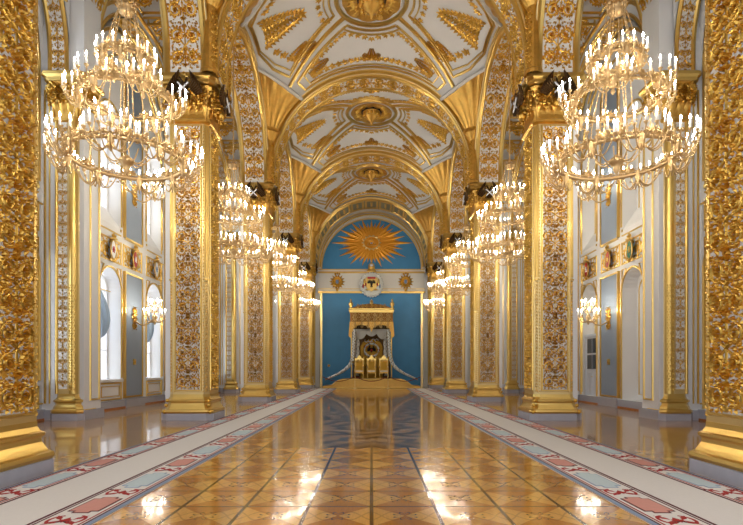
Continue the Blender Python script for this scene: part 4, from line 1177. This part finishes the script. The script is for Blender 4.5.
# canopy
root = empty('throne_canopy', (0, DY+1.9, .76)); CZ = -.76
m = MB()
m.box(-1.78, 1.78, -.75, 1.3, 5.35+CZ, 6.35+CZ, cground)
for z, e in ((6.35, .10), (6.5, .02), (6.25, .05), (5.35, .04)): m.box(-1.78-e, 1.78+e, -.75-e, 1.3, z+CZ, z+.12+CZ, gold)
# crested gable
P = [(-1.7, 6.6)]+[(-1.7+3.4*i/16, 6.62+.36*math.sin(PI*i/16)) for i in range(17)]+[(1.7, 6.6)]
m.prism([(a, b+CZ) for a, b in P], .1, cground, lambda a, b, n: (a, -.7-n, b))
scroll(m, -1.3, 1.3, .34, lambda s, t, n: (s, -.8-n, 6.78+CZ+t), goldo, pitch=.35, h=.05)
scroll(m, -1.6, 1.6, .62, lambda s, t, n: (s, -.75-n, 5.85+CZ+t), goldp, pitch=.5, h=.09, fill=4)
scroll(m, -1.6, 1.6, .5, lambda s, t, n: (s, -.86-n, 5.2+CZ+t), goldp, pitch=.5, h=.07, fill=2)
m.build('cornice', root)
m = MB()   # double scalloped valance
P = [(-1.82, 5.45), (1.82, 5.45), (1.9, 4.3), (1.72, 4.1), (1.55, 4.75)]+[(.8+.75*math.cos(a), 4.75+.45*math.sin(a)) for a in [PI*i/10 for i in range(1, 10)]]+[(.05, 4.75), (0, 4.6), (-.05, 4.75)]+[(-.8+.75*math.cos(a), 4.75+.45*math.sin(a)) for a in [PI*i/10 for i in range(1, 10)]]+[(-1.55, 4.75), (-1.72, 4.1), (-1.9, 4.3)]
m.prism([(a, b+CZ) for a, b in P], .06, throne, lambda a, b, n: (a, -.8-n, b)); m.build('valance', root)
for sx in (-1, 1):
    m = MB(); m.tube([(sx*1.66, -.72, CZ+.76), (sx*1.66, -.72, 5.4+CZ)], .06, gold, 8); m.build('post', root)
    m = MB(); m.lathe([(.16, 0), (.18, .1), (.1, .2), (.17, .35), (.2, .45), (.14, .6), (.05, .7), (.09, .78), (.02, .9)], gold, 10, (sx*1.72, -.7, 6.5+CZ)); m.build('finial', root)
m = MB(); m.lathe([(.1, 0), (.16, .12), (.08, .2), (.05, .3), (.02, .4)], gold, 10, (0, -.75, 6.95+CZ)); m.ball((0, -.75, 7.2+CZ), .16, .05, .07, gold, 6, 4); m.build('crest', root)
m = MB(); m.box(-1.6, 1.6, 1.18, 1.25, CZ+.76, 5.3+CZ, canin)
m.box(-1.6, 1.6, -.7, 1.2, 5.2+CZ, 5.3+CZ, canin); m.build('lining', root)
m = MB()
P = [(-.95, .76), (.95, .76), (.95, 3.5), (.75, 3.9), (.4, 4.0), (.0, 4.15), (-.4, 4.0), (-.75, 3.9), (-.95, 3.5)]
m.prism([(a, b+CZ) for a, b in P], .05, gcloth, lambda a, b, n: (a, 1.12-n, b)); cb = m.build('backcloth', root)
m = MB(); TT = lambda a, b, n: (a, 1.06-n, b+CZ+3.2)
m.tube([TT(.62*math.cos(2*PI*i/24), .55*math.sin(2*PI*i/24), .03) for i in range(24)], .09, ermine, 6, close=True)
for k in range(10): a = 2*PI*k/10; m.ball(TT(.62*math.cos(a), .55*math.sin(a), .06), .13, .05, .12, (redm, gold, bluee, blackm)[k % 4], 6, 4)
m.ball(TT(0, 0, .06), .12, .06, .22, blackm); 
for sd in (-1, 1):
    for f in range(5): leaf(m, (sd*.06, .0), PI/2-sd*(.5+.35*f), .42, .07, .06, blackm, TT, .04)
    m.ball(TT(sd*.16, .3, .05), .08, .05, .08, blackm, 6, 4)
m.ball(TT(0, -.02, .12), .1, .05, .12, redm, 6, 4)
for x in (-.45, -.15, .15, .45):
    m.tube([TT(x+.13*math.cos(q), .82+.13*math.sin(q)*(1 if x > 0 else -1), .04) for q in [i*.5 for i in range(9)]], .035, silver, 5)
m.build('embroidered_arms', cb)
# ermine swags under the roof
m = MB()
for c_, wd, dr in ((-.95, .62, .75), (0, .6, .5), (.95, .62, .75)):
    m.grid(16, 8, lambda i, j: (c_+wd*(2*i-1), .3+.12*math.sin(j*22)*(.6)+.1*abs(2*i-1), 4.95+CZ-j*dr*(math.sin(PI*i)**.7)-.12*j), ermine)
m.build('swag', root)
for sx in (-1, 1):      # side drapes sweep outwards to the dais ends, ermine edged
    def path(f):
        z = 4.75-4.0*f; x = 1.58+.22*f+2.0*max(0, (f-.45)/.55)**3.0
        return x, max(z, .80-.3*max(0, f-.9)*4)
    def fn(i, j):
        x, z = path(i)
        return (sx*(x-.22*(1-j)-.1+.04*math.sin(j*25)), -.66+.95*j+.04*math.sin(i*9), z+CZ)
    m = MB()
    m.grid(30, 16, fn, gcloth)
    def fo(i, j):      # outer fall of cloth down to the dais
        x, z = path(i); return (sx*(x+.04+.05*math.sin(i*40)*j), -.60+.03*math.sin(j*20+i*30), (z+(.80-z)*j*.0)+CZ-.02+(-.12*j))
    m.grid(30, 4, fo, gcloth)
    m.build('side_drape', root)
    e = MB(); N_ = 34; pts = []
    for i in range(N_+1):
        x, z = path(i/N_); pts.append((sx*(x-.16), -.72, z+CZ+.04))
    e.tube(pts, [(.13+.025*math.sin(i*2.2))*(1-.5*max(0, i/N_-.8)/.2) for i in range(N_+1)], ermine, 8)
    for i in range(1, N_): e.ball((pts[i][0]+.06*(-1)**i, -.85, pts[i][2]), .032, .03, .05, blackm, 5, 3)
    pts2 = [(sx*(1.2+.12*math.sin(k*.5)*0+.1*(k/20)**2), .55, 4.6-.19*k+CZ) for k in range(20)]
    e.tube(pts2, [.17+.03*math.sin(k*1.7) for k in range(20)], ermine, 8)
    for k in range(1, 20): e.ball((pts2[k][0]+.08*(-1)**k, .39, pts2[k][2]), .03, .03, .05, blackm, 5, 3)
    e.build('ermine_edge', root)
tag(root, 'gold throne canopy with ermine edged drapes against the blue wall', 'canopy')
# rope barrier
SP = (-3.95, -1.32, 1.32, 3.95); SY = DY-.75
def post_mesh():
    m = MB(); m.lathe([(.16, 0), (.16, .03), (.03, .06), (.022, .1), (.022, .9), (.05, .95), (.05, 1.0), (.01, 1.05)], goldp, 10); return m
pm = post_mesh().build('barrier_post'); 
for k, x in enumerate(SP):
    o = pm if k == 0 else pm.copy()
    if k: C.objects.link(o)
    o.location = (x, SY, 0)
    tag(o, ('leftmost slim barrier post in front of the dais', 'slim barrier post before the left throne chair', 'slim barrier post before the right throne chair', 'rightmost slim barrier post in front of the dais')[k], 'barrier post', 'rope barrier posts')
for k in range(3):
    x0, x1 = SP[k], SP[k+1]; m = MB()
    m.tube([(x0+.06+(x1-x0-.12)*i/12, SY, .93-.36*math.sin(PI*i/12)) for i in range(13)], .03, rope, 6)
    o = m.build('barrier_rope'); tag(o, ('dark red rope hanging in front of the left part of the dais', 'dark red rope hanging before the middle throne chair', 'dark red rope hanging in front of the right part of the dais')[k], 'rope', 'barrier ropes')
